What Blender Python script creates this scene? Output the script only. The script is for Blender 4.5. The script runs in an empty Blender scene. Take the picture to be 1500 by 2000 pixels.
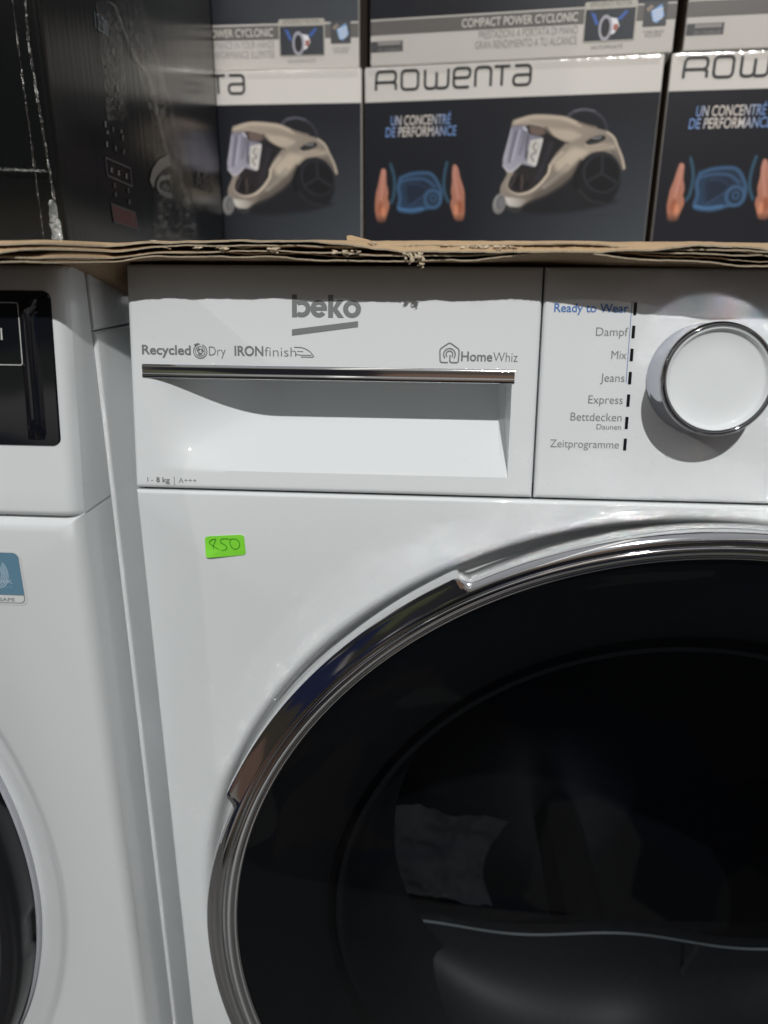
import bpy, bmesh, math, random
from math import sin, cos, pi, radians, hypot, atan2, sqrt, exp
from mathutils import Vector, Matrix, noise
random.seed(7)
S = bpy.context.scene
COL = S.collection

# ------------------------------------------------------------------ camera
CAM = (0.1536, -0.3581, 0.0022); YAW, PITCH, ROLL, FPX = -0.0684, 0.3268, 0.0063, 1450.0
def cam_axes():
    cy, sy, cp, sp = cos(YAW), sin(YAW), cos(PITCH), sin(PITCH)
    fwd = Vector((sy * cp, cy * cp, -sp)); right = Vector((cy, -sy, 0)); up = right.cross(fwd)
    cr, sr = cos(ROLL), sin(ROLL)
    return right * cr + up * sr, up * cr - right * sr, fwd
RT, UP, FW = cam_axes()
cd = bpy.data.cameras.new('camera'); cam = bpy.data.objects.new('camera', cd); COL.objects.link(cam)
cam.matrix_world = Matrix(((RT.x, UP.x, -FW.x, CAM[0]), (RT.y, UP.y, -FW.y, CAM[1]), (RT.z, UP.z, -FW.z, CAM[2]), (0, 0, 0, 1)))
cd.sensor_fit = 'VERTICAL'; cd.sensor_height = 24.0; cd.lens = FPX / 2000 * 24.0
cd.clip_start = 0.01; cd.clip_end = 100
cd.dof.use_dof = True; cd.dof.focus_distance = 0.385; cd.dof.aperture_fstop = cd.lens / 3.5
S.camera = cam

# ------------------------------------------------------------------ world, lamps, exposure
W = bpy.data.worlds.new('World'); S.world = W; W.use_nodes = True
def build_world():
    nt = W.node_tree; N = nt.nodes; L = nt.links; N.clear()
    out = N.new('ShaderNodeOutputWorld'); bg = N.new('ShaderNodeBackground'); L.new(bg.outputs[0], out.inputs[0])
    tc = N.new('ShaderNodeTexCoord'); sep = N.new('ShaderNodeSeparateXYZ'); L.new(tc.outputs['Generated'], sep.inputs[0])
    # invented shop for reflections and fill: dark floor, colour blocks as shelves, grey ceiling
    mp = N.new('ShaderNodeMapping'); mp.inputs['Scale'].default_value = (2.2, 2.2, 5.0); L.new(tc.outputs['Generated'], mp.inputs[0])
    vo = N.new('ShaderNodeTexVoronoi'); vo.distance = 'CHEBYCHEV'; vo.inputs['Scale'].default_value = 1.6; vo.inputs['Randomness'].default_value = 0.8
    L.new(mp.outputs[0], vo.inputs['Vector'])
    sc = N.new('ShaderNodeSeparateColor'); L.new(vo.outputs['Color'], sc.inputs[0])
    cr = N.new('ShaderNodeValToRGB'); cr.color_ramp.interpolation = 'CONSTANT'; L.new(sc.outputs[0], cr.inputs[0])
    e = cr.color_ramp.elements
    e[0].position = 0; e[0].color = (.015, .015, .018, 1); e[1].position = .26; e[1].color = (.07, .063, .057, 1)
    for p, c in ((.48, (.15, .095, .07, 1)), (.58, (.02, .026, .06, 1)), (.7, (.16, .148, .132, 1)), (.8, (.09, .095, .055, 1)), (.88, (.42, .40, .37, 1))):
        k = e.new(p); k.color = c
    rp = N.new('ShaderNodeValToRGB'); L.new(sep.outputs[2], rp.inputs[0]); rp.color_ramp.interpolation = 'EASE'
    # z in [-1,1] is mapped to [0,1] below
    ma = N.new('ShaderNodeMath'); ma.operation = 'MULTIPLY_ADD'; ma.inputs[1].default_value = .5; ma.inputs[2].default_value = .5
    L.new(sep.outputs[2], ma.inputs[0]); L.new(ma.outputs[0], rp.inputs[0])
    r = rp.color_ramp.elements
    r[0].position = 0.0; r[0].color = (.05, .046, .042, 1); r[1].position = 1; r[1].color = (.30, .31, .33, 1)
    for p, c in ((.36, (.05, .046, .042, 1)), (.47, (.014, .013, .013, 1)), (.6, (.05, .05, .05, 1)), (.72, (.25, .255, .265, 1))):
        k = r.new(p); k.color = c
    # the invented shelves show in a belt round the horizon, also as fill
    bl = N.new('ShaderNodeValToRGB'); L.new(ma.outputs[0], bl.inputs[0])
    b = bl.color_ramp.elements; b[0].position = .47; b[0].color = (0, 0, 0, 1); b[1].position = .74; b[1].color = (0, 0, 0, 1)
    k = b.new(.53); k.color = (1, 1, 1, 1); k = b.new(.66); k.color = (1, 1, 1, 1)
    mx = N.new('ShaderNodeMix'); mx.data_type = 'RGBA'; L.new(bl.outputs[0], mx.inputs[0]); L.new(rp.outputs[0], mx.inputs[6]); L.new(cr.outputs[0], mx.inputs[7])
    # darker made-up goods and floor below eye height, for the chrome to reflect
    mp4 = N.new('ShaderNodeMapping'); mp4.inputs['Scale'].default_value = (2.6, 2.6, 4.2); mp4.inputs['Rotation'].default_value = (.2, .1, .4); L.new(tc.outputs['Generated'], mp4.inputs[0])
    v4 = N.new('ShaderNodeTexVoronoi'); v4.distance = 'CHEBYCHEV'; v4.inputs['Scale'].default_value = 1.9; L.new(mp4.outputs[0], v4.inputs['Vector'])
    c4 = N.new('ShaderNodeSeparateColor'); L.new(v4.outputs['Color'], c4.inputs[0])
    r4 = N.new('ShaderNodeValToRGB'); r4.color_ramp.interpolation = 'CONSTANT'; L.new(c4.outputs[1], r4.inputs[0])
    e4 = r4.color_ramp.elements; e4[0].position = 0; e4[0].color = (.006, .006, .007, 1); e4[1].position = .28; e4[1].color = (.030, .026, .020, 1)
    for p, c in ((.46, (.010, .013, .032, 1)), (.6, (.085, .055, .042, 1)), (.7, (.020, .019, .016, 1)), (.82, (.045, .048, .028, 1)), (.91, (.14, .135, .125, 1))):
        k = e4.new(p); k.color = c
    lo = N.new('ShaderNodeMath'); lo.operation = 'LESS_THAN'; lo.inputs[1].default_value = -.03; L.new(sep.outputs[2], lo.inputs[0])
    m5 = N.new('ShaderNodeMix'); m5.data_type = 'RGBA'; L.new(lo.outputs[0], m5.inputs[0]); L.new(mx.outputs[2], m5.inputs[6]); L.new(r4.outputs[0], m5.inputs[7])
    mx = m5
    # bright stripes overhead, made up as ceiling tubes for reflections
    mp2 = N.new('ShaderNodeMapping'); mp2.inputs['Rotation'].default_value = (0, 0, radians(8)); L.new(tc.outputs['Generated'], mp2.inputs[0])
    s2 = N.new('ShaderNodeSeparateXYZ'); L.new(mp2.outputs[0], s2.inputs[0])
    dv = N.new('ShaderNodeMath'); dv.operation = 'DIVIDE'; L.new(s2.outputs[0], dv.inputs[0]); L.new(s2.outputs[2], dv.inputs[1])
    fr = N.new('ShaderNodeMath'); fr.operation = 'PINGPONG'; fr.inputs[1].default_value = .55; L.new(dv.outputs[0], fr.inputs[0])
    lt = N.new('ShaderNodeMath'); lt.operation = 'LESS_THAN'; lt.inputs[1].default_value = .03; L.new(fr.outputs[0], lt.inputs[0])
    up = N.new('ShaderNodeMath'); up.operation = 'GREATER_THAN'; up.inputs[1].default_value = .35; L.new(s2.outputs[2], up.inputs[0])
    mu = N.new('ShaderNodeMath'); mu.operation = 'MULTIPLY'; L.new(lt.outputs[0], mu.inputs[0]); L.new(up.outputs[0], mu.inputs[1])
    m3 = N.new('ShaderNodeMix'); m3.data_type = 'RGBA'; L.new(mu.outputs[0], m3.inputs[0]); L.new(mx.outputs[2], m3.inputs[6]); m3.inputs[7].default_value = (1.1, 1.08, 1.02, 1)
    L.new(m3.outputs[2], bg.inputs[0]); bg.inputs[1].default_value = 1.0
build_world()

def spot(name, target, direction, dist, watts, radius, angle, blend, color):
    ld = bpy.data.lights.new(name, 'SPOT'); ld.energy = watts; ld.shadow_soft_size = radius
    ld.spot_size = radians(angle); ld.spot_blend = blend; ld.color = color
    o = bpy.data.objects.new(name, ld); COL.objects.link(o)
    d = Vector(direction).normalized(); o.location = Vector(target) + d * dist
    o.rotation_euler = d.to_track_quat('Z', 'Y').to_euler()
    return o
spot('ceiling_spotlight', (.2, 0, -.12), (.112, -.886, .847), 3.0, 256, .024, 70, .6, (1, .995, .98))
spot('second_ceiling_spotlight', (.2, 0, -.1), (-1.2, -.90, .86), 2.6, 20, .025, 75, .5, (1, .97, .94))

S.view_settings.view_transform = 'Standard'; S.view_settings.look = 'None'; S.view_settings.gamma = 1
S.view_settings.use_curve_mapping = False; S.view_settings.exposure = 0
S.render.engine = 'CYCLES'
S.cycles.max_bounces = 8; S.cycles.transparent_max_bounces = 12; S.cycles.caustics_reflective = True; S.cycles.blur_glossy = 0.006
S.cycles.sample_clamp_indirect = 0; S.cycles.sample_clamp_direct = 0

# ------------------------------------------------------------------ materials
def lin(c): c /= 255.0; return c / 12.92 if c <= .04045 else ((c + .055) / 1.055) ** 2.4
def seen(r, g, b, k=1.35): return tuple(min(.85, lin(x) * k) for x in (r, g, b))
def mat(name, color, rough=.4, metal=0, coat=0, coat_rough=.05, var=0, bump=0, bscale=200, spec=.5, rvar=0, stretch=(1, 1, 1)):
    m = bpy.data.materials.new(name); m.use_nodes = True; nt = m.node_tree; b = nt.nodes['Principled BSDF']
    b.inputs['Base Color'].default_value = (*color, 1); b.inputs['Roughness'].default_value = rough; b.inputs['Metallic'].default_value = metal
    b.inputs['Coat Weight'].default_value = coat; b.inputs['Coat Roughness'].default_value = coat_rough; b.inputs['Specular IOR Level'].default_value = spec
    N, L = nt.nodes, nt.links
    if var or bump or rvar:
        tc = N.new('ShaderNodeTexCoord'); mp = N.new('ShaderNodeMapping'); mp.inputs['Scale'].default_value = stretch; L.new(tc.outputs['Object'], mp.inputs[0])
        nz = N.new('ShaderNodeTexNoise'); nz.inputs['Scale'].default_value = bscale; nz.inputs['Detail'].default_value = 5; L.new(mp.outputs[0], nz.inputs['Vector'])
    if var:
        mr = N.new('ShaderNodeMapRange'); mr.inputs[3].default_value = 1 - var; mr.inputs[4].default_value = 1 + var; L.new(nz.outputs[0], mr.inputs[0])
        mx = N.new('ShaderNodeMix'); mx.data_type = 'RGBA'; mx.blend_type = 'MULTIPLY'; mx.inputs[0].default_value = 1
        mx.inputs[6].default_value = (*color, 1); L.new(mr.outputs[0], mx.inputs[7]); L.new(mx.outputs[2], b.inputs['Base Color'])
    if rvar:
        n2 = N.new('ShaderNodeTexNoise'); n2.inputs['Scale'].default_value = 14; n2.inputs['Detail'].default_value = 6; L.new(mp.outputs[0], n2.inputs['Vector'])
        m2 = N.new('ShaderNodeMapRange'); m2.inputs[3].default_value = max(.01, rough - rvar); m2.inputs[4].default_value = rough + rvar; L.new(n2.outputs[0], m2.inputs[0]); L.new(m2.outputs[0], b.inputs['Roughness'])
    if bump:
        bp = N.new('ShaderNodeBump'); bp.inputs['Strength'].default_value = 1; bp.inputs['Distance'].default_value = bump
        L.new(nz.outputs[0], bp.inputs['Height']); L.new(bp.outputs[0], b.inputs['Normal'])
    return m
M = {}
M['white_plastic'] = mat('white_plastic', (.75, .775, .785), .38, coat=.5, coat_rough=.03, rvar=.05, spec=.12, bump=.00002, bscale=60)
M['white_enamel'] = mat('white_enamel', (.75, .775, .785), .36, coat=.6, coat_rough=.03, rvar=.05, spec=.12, bump=.00003, bscale=40)
M['off_white'] = mat('off_white_plastic', (.72, .745, .755), .2, coat=.3, rvar=.05, bump=.00002, bscale=60)
M['chrome'] = mat('chrome', (.82, .82, .83), .075, 1)
M['bright_chrome'] = mat('knob_chrome', (.42, .42, .44), .05, 1)
M['knob_side'] = mat('satin_silver_plastic', (.50, .51, .56), .06, .97)
M['grey_print'] = mat('grey_print', (.19, .20, .20), .45)
M['mid_grey_print'] = mat('mid_grey_print', (.20, .205, .205), .45)
M['dark_mark'] = mat('smoked_indicator_window', (.012, .013, .018), .12)
M['blue_print'] = mat('blue_print', (.07, .19, .48), .45)
M['seam'] = mat('dark_seam', (.02, .02, .022), .6)
M['black_gloss'] = mat('black_gloss_plastic', (.006, .007, .010), .07, coat=.5, rvar=.02)
M['black_plastic'] = mat('black_plastic', (.009, .010, .012), .34)
M['rubber'] = mat('dark_gasket', (.022, .023, .024), .45)
M['basket'] = mat('lint_basket_plastic', (.03, .032, .034), .42, var=.4, bscale=260)
M['drum_grey'] = mat('drum_glossy_grey', (.10, .10, .105), .22, var=.3, bscale=30, coat=.6)
M['drum'] = mat('drum_steel', (.09, .092, .098), .36, .7, var=.25, bscale=60)
M['bowl'] = mat('smoked_bowl', (.022, .024, .027), .3, coat=.15)
M['grey_ring'] = mat('graphite_ring', (.030, .033, .036), .38)
M['pale_rim'] = mat('pale_grey_rim', (.42, .43, .47), .3)
M['display_line'] = mat('display_print', (.55, .55, .53), .5)
M['label_blue'] = mat('label_blue', seen(86, 120, 140), .4)
M['label_white'] = mat('label_white', (.70, .72, .71), .4)
M['label_pale'] = mat('label_pale_blue', seen(150, 172, 185), .4)
M['label_dim'] = mat('label_dim_blue', seen(108, 136, 160), .4)
M['label_grey'] = mat('label_grey', seen(120, 128, 130), .4)
M['green'] = mat('fluorescent_green_paper', (.235, .76, .045), .55, var=.05, bscale=300)
M['green_ink'] = mat('pen_ink', (.055, .30, .012), .5)
M['kraft'] = mat('kraft_board', (.48, .335, .195), .85, var=.16, bump=.0004, bscale=420, stretch=(.35, 1, 1))
M['kraft_pale'] = mat('torn_kraft', (.60, .50, .36), .9, var=.12, bump=.0004, bscale=700)
M['kraft_brown'] = mat('inner_kraft', (.28, .19, .11), .9, var=.2, bump=.0003, bscale=420, stretch=(.3, 1, 1))
def tiles():
    m = bpy.data.materials.new('floor_tile'); m.use_nodes = True; nt = m.node_tree; b = nt.nodes['Principled BSDF']
    tc = nt.nodes.new('ShaderNodeTexCoord'); br = nt.nodes.new('ShaderNodeTexBrick'); br.offset = 0; br.inputs['Scale'].default_value = 1
    br.inputs['Brick Width'].default_value = .45; br.inputs['Row Height'].default_value = .45; br.inputs['Mortar Size'].default_value = .012
    br.inputs['Color1'].default_value = (.062, .060, .057, 1); br.inputs['Color2'].default_value = (.055, .053, .050, 1); br.inputs['Mortar'].default_value = (.040, .038, .036, 1)
    nt.links.new(tc.outputs['Object'], br.inputs['Vector']); nt.links.new(br.outputs[0], b.inputs['Base Color']); b.inputs['Roughness'].default_value = .4
    return m
M['floor'] = tiles()
M['worktop'] = mat('worktop', (.6, .6, .6), .4)
# cartons
M['carton_white'] = mat('carton_white', (.68, .645, .60), .62, var=.03, bscale=8, bump=.0006, spec=.25)
M['carton_edge'] = mat('carton_cut_edge', (.16, .12, .085), .7)
M['carton_grey'] = mat('carton_grey_band', seen(90, 87, 84), .38, coat=.2)
M['carton_silver'] = mat('carton_silver', seen(165, 160, 150), .35, coat=.2)
M['carton_dark_grey'] = mat('carton_dark_print', seen(62, 62, 64), .4)
M['print_text_grey'] = mat('carton_text_grey', seen(128, 124, 120), .5)
M['print_text_white'] = mat('carton_text_white', seen(188, 182, 174), .5)
M['brand_ink'] = mat('brand_ink', (.035, .035, .036), .4)
def dark_panel():
    m = bpy.data.materials.new('carton_dark_panel'); m.use_nodes = True; nt = m.node_tree; N, L = nt.nodes, nt.links; b = N['Principled BSDF']
    tc = N.new('ShaderNodeTexCoord'); sp = N.new('ShaderNodeSeparateXYZ'); L.new(tc.outputs['Object'], sp.inputs[0])
    # printed studio backdrop: lighter grey floor at the lower right of the picture
    a = N.new('ShaderNodeMapRange'); a.inputs[1].default_value = .10; a.inputs[2].default_value = .30; L.new(sp.outputs[0], a.inputs[0])
    c = N.new('ShaderNodeMapRange'); c.inputs[1].default_value = .17; c.inputs[2].default_value = .05; L.new(sp.outputs[2], c.inputs[0])
    mu = N.new('ShaderNodeMath'); mu.operation = 'MULTIPLY'; L.new(a.outputs[0], mu.inputs[0]); L.new(c.outputs[0], mu.inputs[1])
    mx = N.new('ShaderNodeMix'); mx.data_type = 'RGBA'; L.new(mu.outputs[0], mx.inputs[0]); mx.inputs[6].default_value = (.0125, .0135, .019, 1); mx.inputs[7].default_value = (.062, .070, .080, 1)
    L.new(mx.outputs[2], b.inputs['Base Color']); b.inputs['Roughness'].default_value = .38; b.inputs['Coat Weight'].default_value = .08; b.inputs['Specular IOR Level'].default_value = .35
    return m
M['carton_dark'] = dark_panel()
def slogan_mat():
    m = bpy.data.materials.new('slogan_gradient_print'); m.use_nodes = True; nt = m.node_tree; N, L = nt.nodes, nt.links; b = N['Principled BSDF']
    tc = N.new('ShaderNodeTexCoord'); sp = N.new('ShaderNodeSeparateXYZ'); L.new(tc.outputs['Object'], sp.inputs[0])
    a = N.new('ShaderNodeMapRange'); a.inputs[1].default_value = .020; a.inputs[2].default_value = .090; L.new(sp.outputs[0], a.inputs[0])
    cr = N.new('ShaderNodeValToRGB'); L.new(a.outputs[0], cr.inputs[0]); e = cr.color_ramp.elements
    bl = (*seen(98, 126, 172), 1); wh = (*seen(188, 180, 172), 1)
    e[0].position = .14; e[0].color = bl; e[1].position = .95; e[1].color = bl
    k = e.new(.28); k.color = wh; k = e.new(.68); k.color = wh
    L.new(cr.outputs[0], b.inputs['Base Color']); b.inputs['Roughness'].default_value = .4
    return m
M['slogan'] = slogan_mat()
for n_, c_ in dict(beige=(158, 149, 138), beige_light=(186, 178, 166), beige_shade=(128, 118, 106), beige_deep=(84, 77, 70), smoke=(54, 48, 47), smoke_brown=(92, 80, 74), lilac=(150, 148, 158), lilac_light=(188, 186, 194), lilac_dark=(104, 102, 114),
                   tyre=(34, 34, 37), hub=(25, 25, 27), spoke=(50, 50, 53), under=(44, 43, 43), handle=(84, 84, 88), ghost=(62, 92, 122), ghost_fill=(40, 54, 68), ghost_faint=(48, 72, 90), ghost_deep=(34, 42, 56),
                   skin=(196, 132, 108), skin_light=(214, 152, 128), skin_shade=(158, 98, 70), steel=(150, 148, 156), steel_light=(205, 204, 210), blue_ray=(52, 84, 150), red_bit=(150, 90, 76), sky_blue=(120, 158, 200)).items():
    M['p_' + n_] = mat('print_' + n_, seen(*c_), .42)
M['film_black'] = mat('film_wrapped_black_carton', (.005, .006, .006), .23, coat=.22, coat_rough=.16, bump=.0006, bscale=26, rvar=.04, stretch=(1, 7, .25), spec=.4)
M['film_edge'] = mat('black_carton_front', (.006, .008, .006), .4, bump=.0006, bscale=40)
M['icon_grey'] = mat('icon_print', seen(92, 92, 90), .5)
M['icon_dim'] = mat('icon_dim_print', seen(58, 58, 58), .5)
M['icon_red'] = mat('icon_red_print', seen(64, 34, 34), .5)
M['icon_blue'] = mat('clock_print', seen(86, 104, 112), .5)
M['icon_chrome'] = mat('picture_chrome_print', seen(98, 96, 93), .4)
def tape_mat(name, tint, alpha, rough, bump):
    m = bpy.data.materials.new(name); m.use_nodes = True; nt = m.node_tree; N, L = nt.nodes, nt.links
    N.remove(N['Principled BSDF']); g = N.new('ShaderNodeBsdfGlossy'); g.inputs['Color'].default_value = (*tint, 1); g.inputs['Roughness'].default_value = rough
    tc = N.new('ShaderNodeTexCoord'); nz = N.new('ShaderNodeTexNoise'); nz.inputs['Scale'].default_value = 70; nz.inputs['Detail'].default_value = 6; L.new(tc.outputs['Object'], nz.inputs['Vector'])
    bp = N.new('ShaderNodeBump'); bp.inputs['Distance'].default_value = bump; L.new(nz.outputs[0], bp.inputs['Height']); L.new(bp.outputs[0], g.inputs['Normal'])
    t = N.new('ShaderNodeBsdfTransparent'); mx = N.new('ShaderNodeMixShader'); mx.inputs[0].default_value = alpha
    L.new(t.outputs[0], mx.inputs[1]); L.new(g.outputs[0], mx.inputs[2]); L.new(mx.outputs[0], N['Material Output'].inputs[0])
    return m
M['tape'] = tape_mat('clear_tape', (.8, .8, .78), .07, .2, .004)
M['tape_edge'] = tape_mat('clear_tape_edge', (.9, .88, .85), .22, .3, .008)
M['film_tape'] = tape_mat('creased_clear_film', (.85, .84, .81), .09, .13, .003)
M['sparkle_tape'] = tape_mat('clear_sparkle_tape', (.95, .94, .92), .10, .12, .0012)
M['film_line'] = tape_mat('film_fold_edge', (.9, .88, .85), .10, .3, .006)
M['film_scrap'] = tape_mat('crumpled_clear_film', (.9, .9, .86), .5, .16, .02)
def glass_mat():
    m = bpy.data.materials.new('smoked_door_glass'); m.use_nodes = True; nt = m.node_tree; N, L = nt.nodes, nt.links
    b = N['Principled BSDF']; b.inputs['Base Color'].default_value = (.002, .0025, .0035, 1); b.inputs['Roughness'].default_value = .025; b.inputs['Specular IOR Level'].default_value = .5
    t = N.new('ShaderNodeBsdfTransparent'); t.inputs[0].default_value = (.62, .64, .67, 1)
    mx = N.new('ShaderNodeMixShader'); mx.inputs[0].default_value = .38
    L.new(t.outputs[0], mx.inputs[1]); L.new(b.outputs[0], mx.inputs[2]); L.new(mx.outputs[0], N['Material Output'].inputs[0])
    return m
M['door_glass'] = glass_mat()

# ------------------------------------------------------------------ object helpers
def tag(o, label=None, cat=None, group=None, kind=None):
    for k, v in (('label', label), ('category', cat), ('group', group), ('kind', kind)):
        if v: o[k] = v
    return o
def empty(name, loc, rz=0):
    o = bpy.data.objects.new(name, None); COL.objects.link(o); o.empty_display_size = .05
    o.location = loc; o.rotation_euler = (0, 0, rz); return o
class MB:
    """collects faces of several materials into ONE mesh object"""
    def __init__(s): s.v = []; s.f = []; s.m = []; s.mats = []
    def mi(s, m):
        if m not in s.mats: s.mats.append(m)
        return s.mats.index(m)
    def add(s, vs, fs, m):
        b = len(s.v); i = s.mi(m); s.v += [tuple(p) for p in vs]
        for f in fs: s.f.append([b + k for k in f]); s.m.append(i)
        return s
    def build(s, name, parent=None, org=(0, 0, 0), smooth=None, label=None):
        me = bpy.data.meshes.new(name); O = Vector(org)
        me.from_pydata([Vector(p) - O for p in s.v], [], s.f); me.update()
        for m in s.mats: me.materials.append(M[m])
        me.polygons.foreach_set('material_index', s.m)
        if smooth is not None:
            me.polygons.foreach_set('use_smooth', [True] * len(s.f)); me.set_sharp_from_angle(angle=radians(smooth))
        me.validate(); me.update()
        o = bpy.data.objects.new(name, me); COL.objects.link(o)
        if parent: o.parent = parent
        if label: o['label'] = label
        return o
def box(mb, x0, x1, y0, y1, z0, z1, m):
    vs = [(x, y, z) for z in (z0, z1) for y in (y0, y1) for x in (x0, x1)]
    mb.add(vs, [(0, 2, 3, 1), (4, 5, 7, 6), (0, 1, 5, 4), (2, 6, 7, 3), (0, 4, 6, 2), (1, 3, 7, 5)], m)
def rbox(mb, x0, x1, y0, y1, z0, z1, m, r=.002, seg=3):
    bm = bmesh.new(); bmesh.ops.create_cube(bm, size=1)
    for v in bm.verts: v.co = Vector((x0 + (v.co.x + .5) * (x1 - x0), y0 + (v.co.y + .5) * (y1 - y0), z0 + (v.co.z + .5) * (z1 - z0)))
    bmesh.ops.bevel(bm, geom=bm.edges[:], offset=r, segments=seg, affect='EDGES', profile=.5)
    bm.verts.index_update(); mb.add([v.co.copy() for v in bm.verts], [[v.index for v in f.verts] for f in bm.faces], m); bm.free()
class Frame:
    """a flat face in the world: (a, b, off) -> point"""
    def __init__(s, o, ux, uy): s.o = Vector(o); s.ux = Vector(ux).normalized(); s.uy = Vector(uy).normalized(); s.n = s.ux.cross(s.uy)
    def p(s, a, b, off=0): return s.o + s.ux * a + s.uy * b + s.n * off
    def px(s, u, v):
        d = RT * ((u - 750) / FPX) - UP * ((v - 1000) / FPX) + FW; c = Vector(CAM)
        q = c + d * ((s.o - c).dot(s.n) / d.dot(s.n)); q = q - s.o
        return q.dot(s.ux), q.dot(s.uy)
def poly(mb, fr, pts, off, m): mb.add([fr.p(a, b, off) for a, b in pts], [list(range(len(pts)))], m)
def rrect(a0, b0, a1, b1, r, n=5):
    out = []
    for cx, cy, t in ((a1 - r, b1 - r, 0), (a0 + r, b1 - r, 90), (a0 + r, b0 + r, 180), (a1 - r, b0 + r, 270)):
        for k in range(n + 1):
            q = radians(t + 90 * k / n); out.append((cx + r * cos(q), cy + r * sin(q)))
    return out
def dense(pts, r, n=5):
    """round the inner corners of a polyline"""
    out = [pts[0]]
    for i in range(1, len(pts) - 1):
        P, Q, R_ = Vector(pts[i - 1]), Vector(pts[i]), Vector(pts[i + 1])
        d = min(r, (P - Q).length * .48, (R_ - Q).length * .48)
        A = Q + (P - Q).normalized() * d; B = Q + (R_ - Q).normalized() * d
        for k in range(n + 1):
            t = k / n; out.append(tuple(A * (1 - t) ** 2 + Q * 2 * t * (1 - t) + B * t * t))
    out.append(pts[-1]); return out
def stroke(mb, fr, pts, w, off, m, closed=False):
    n = len(pts); vs = []
    for i in range(n):
        p = Vector(pts[i])
        a = Vector(pts[i - 1]) if (i > 0 or closed) else p; b = Vector(pts[(i + 1) % n]) if (i < n - 1 or closed) else p
        d1 = (p - a).normalized() if (p - a).length > 1e-9 else (b - p).normalized(); d2 = (b - p).normalized() if (b - p).length > 1e-9 else d1
        t = (d1 + d2); t = t.normalized() if t.length > 1e-6 else d1
        nn = Vector((-t.y, t.x)); k = 1 / max(.5, nn.dot(Vector((-d1.y, d1.x))))
        q = p + nn * w / 2 * k; vs.append(fr.p(q.x, q.y, off)); q = p - nn * w / 2 * k; vs.append(fr.p(q.x, q.y, off))
    fs = [(2 * i, 2 * i + 1, 2 * i + 3, 2 * i + 2) for i in range(n - 1)]
    if closed: fs.append((2 * n - 2, 2 * n - 1, 1, 0))
    mb.add(vs, fs, m)
def arc(cx, cy, r, a0, a1, n=28, ry=None):
    ry = ry or r
    return [(cx + r * cos(radians(a0 + (a1 - a0) * k / n)), cy + ry * sin(radians(a0 + (a1 - a0) * k / n))) for k in range(n + 1)]
_tc = {}
def glyphs(s, bold):
    if (s, bold) in _tc: return _tc[(s, bold)]
    c = bpy.data.curves.new('t', 'FONT'); c.body = s; c.size = 1; c.offset = bold; c.fill_mode = 'FRONT'; c.resolution_u = 5
    o = bpy.data.objects.new('t', c); COL.objects.link(o); bpy.context.view_layer.update()
    dg = bpy.context.evaluated_depsgraph_get(); me = bpy.data.meshes.new_from_object(o.evaluated_get(dg))
    r = ([v.co.copy() for v in me.vertices], [list(p.vertices) for p in me.polygons])
    bpy.data.objects.remove(o); bpy.data.curves.remove(c); bpy.data.meshes.remove(me)
    _tc[(s, bold)] = r; return r
CAPH = max(v.y for v in glyphs('H', 0)[0])
def text(mb, fr, s, a0, a1, base, cap, off, m, bold=0, slant=0):
    vs, fs = glyphs(s, bold); x0 = min(v.x for v in vs); x1 = max(v.x for v in vs); sx = (a1 - a0) / (x1 - x0); sy = cap / CAPH
    mb.add([fr.p(a0 + (v.x - x0) * sx + slant * v.y * sy, base + v.y * sy, off) for v in vs], fs, m)
def grid(mb, nx, ny, fn, m, flip=False):
    vs = [fn(i, j) for j in range(ny) for i in range(nx)]
    fs = [(j * nx + i, j * nx + i + 1, (j + 1) * nx + i + 1, (j + 1) * nx + i) for j in range(ny - 1) for i in range(nx - 1)]
    if flip: fs = [f[::-1] for f in fs]
    mb.add(vs, fs, m)
def lathe(mb, cx, cz, prof, m, n=180, yb=0, rmod=None):
    """profile of (radius, height towards the viewer) turned about the Y axis"""
    k = len(prof); vs = []
    for i in range(n):
        t = 2 * pi * i / n
        for j, (r, d) in enumerate(prof):
            if rmod: r, d = rmod(t, j, r, d)
            vs.append((cx + r * cos(t), yb - d, cz + r * sin(t)))
    fs = [(i * k + j, ((i + 1) % n) * k + j, ((i + 1) % n) * k + j + 1, i * k + j + 1) for i in range(n) for j in range(k - 1)]
    mb.add(vs, fs, m)
def disc(mb, cx, cz, r, d, m, n=96, yb=0):
    mb.add([(cx + r * cos(2 * pi * i / n), yb - d, cz + r * sin(2 * pi * i / n)) for i in range(n)], [list(range(n))], m)
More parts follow.
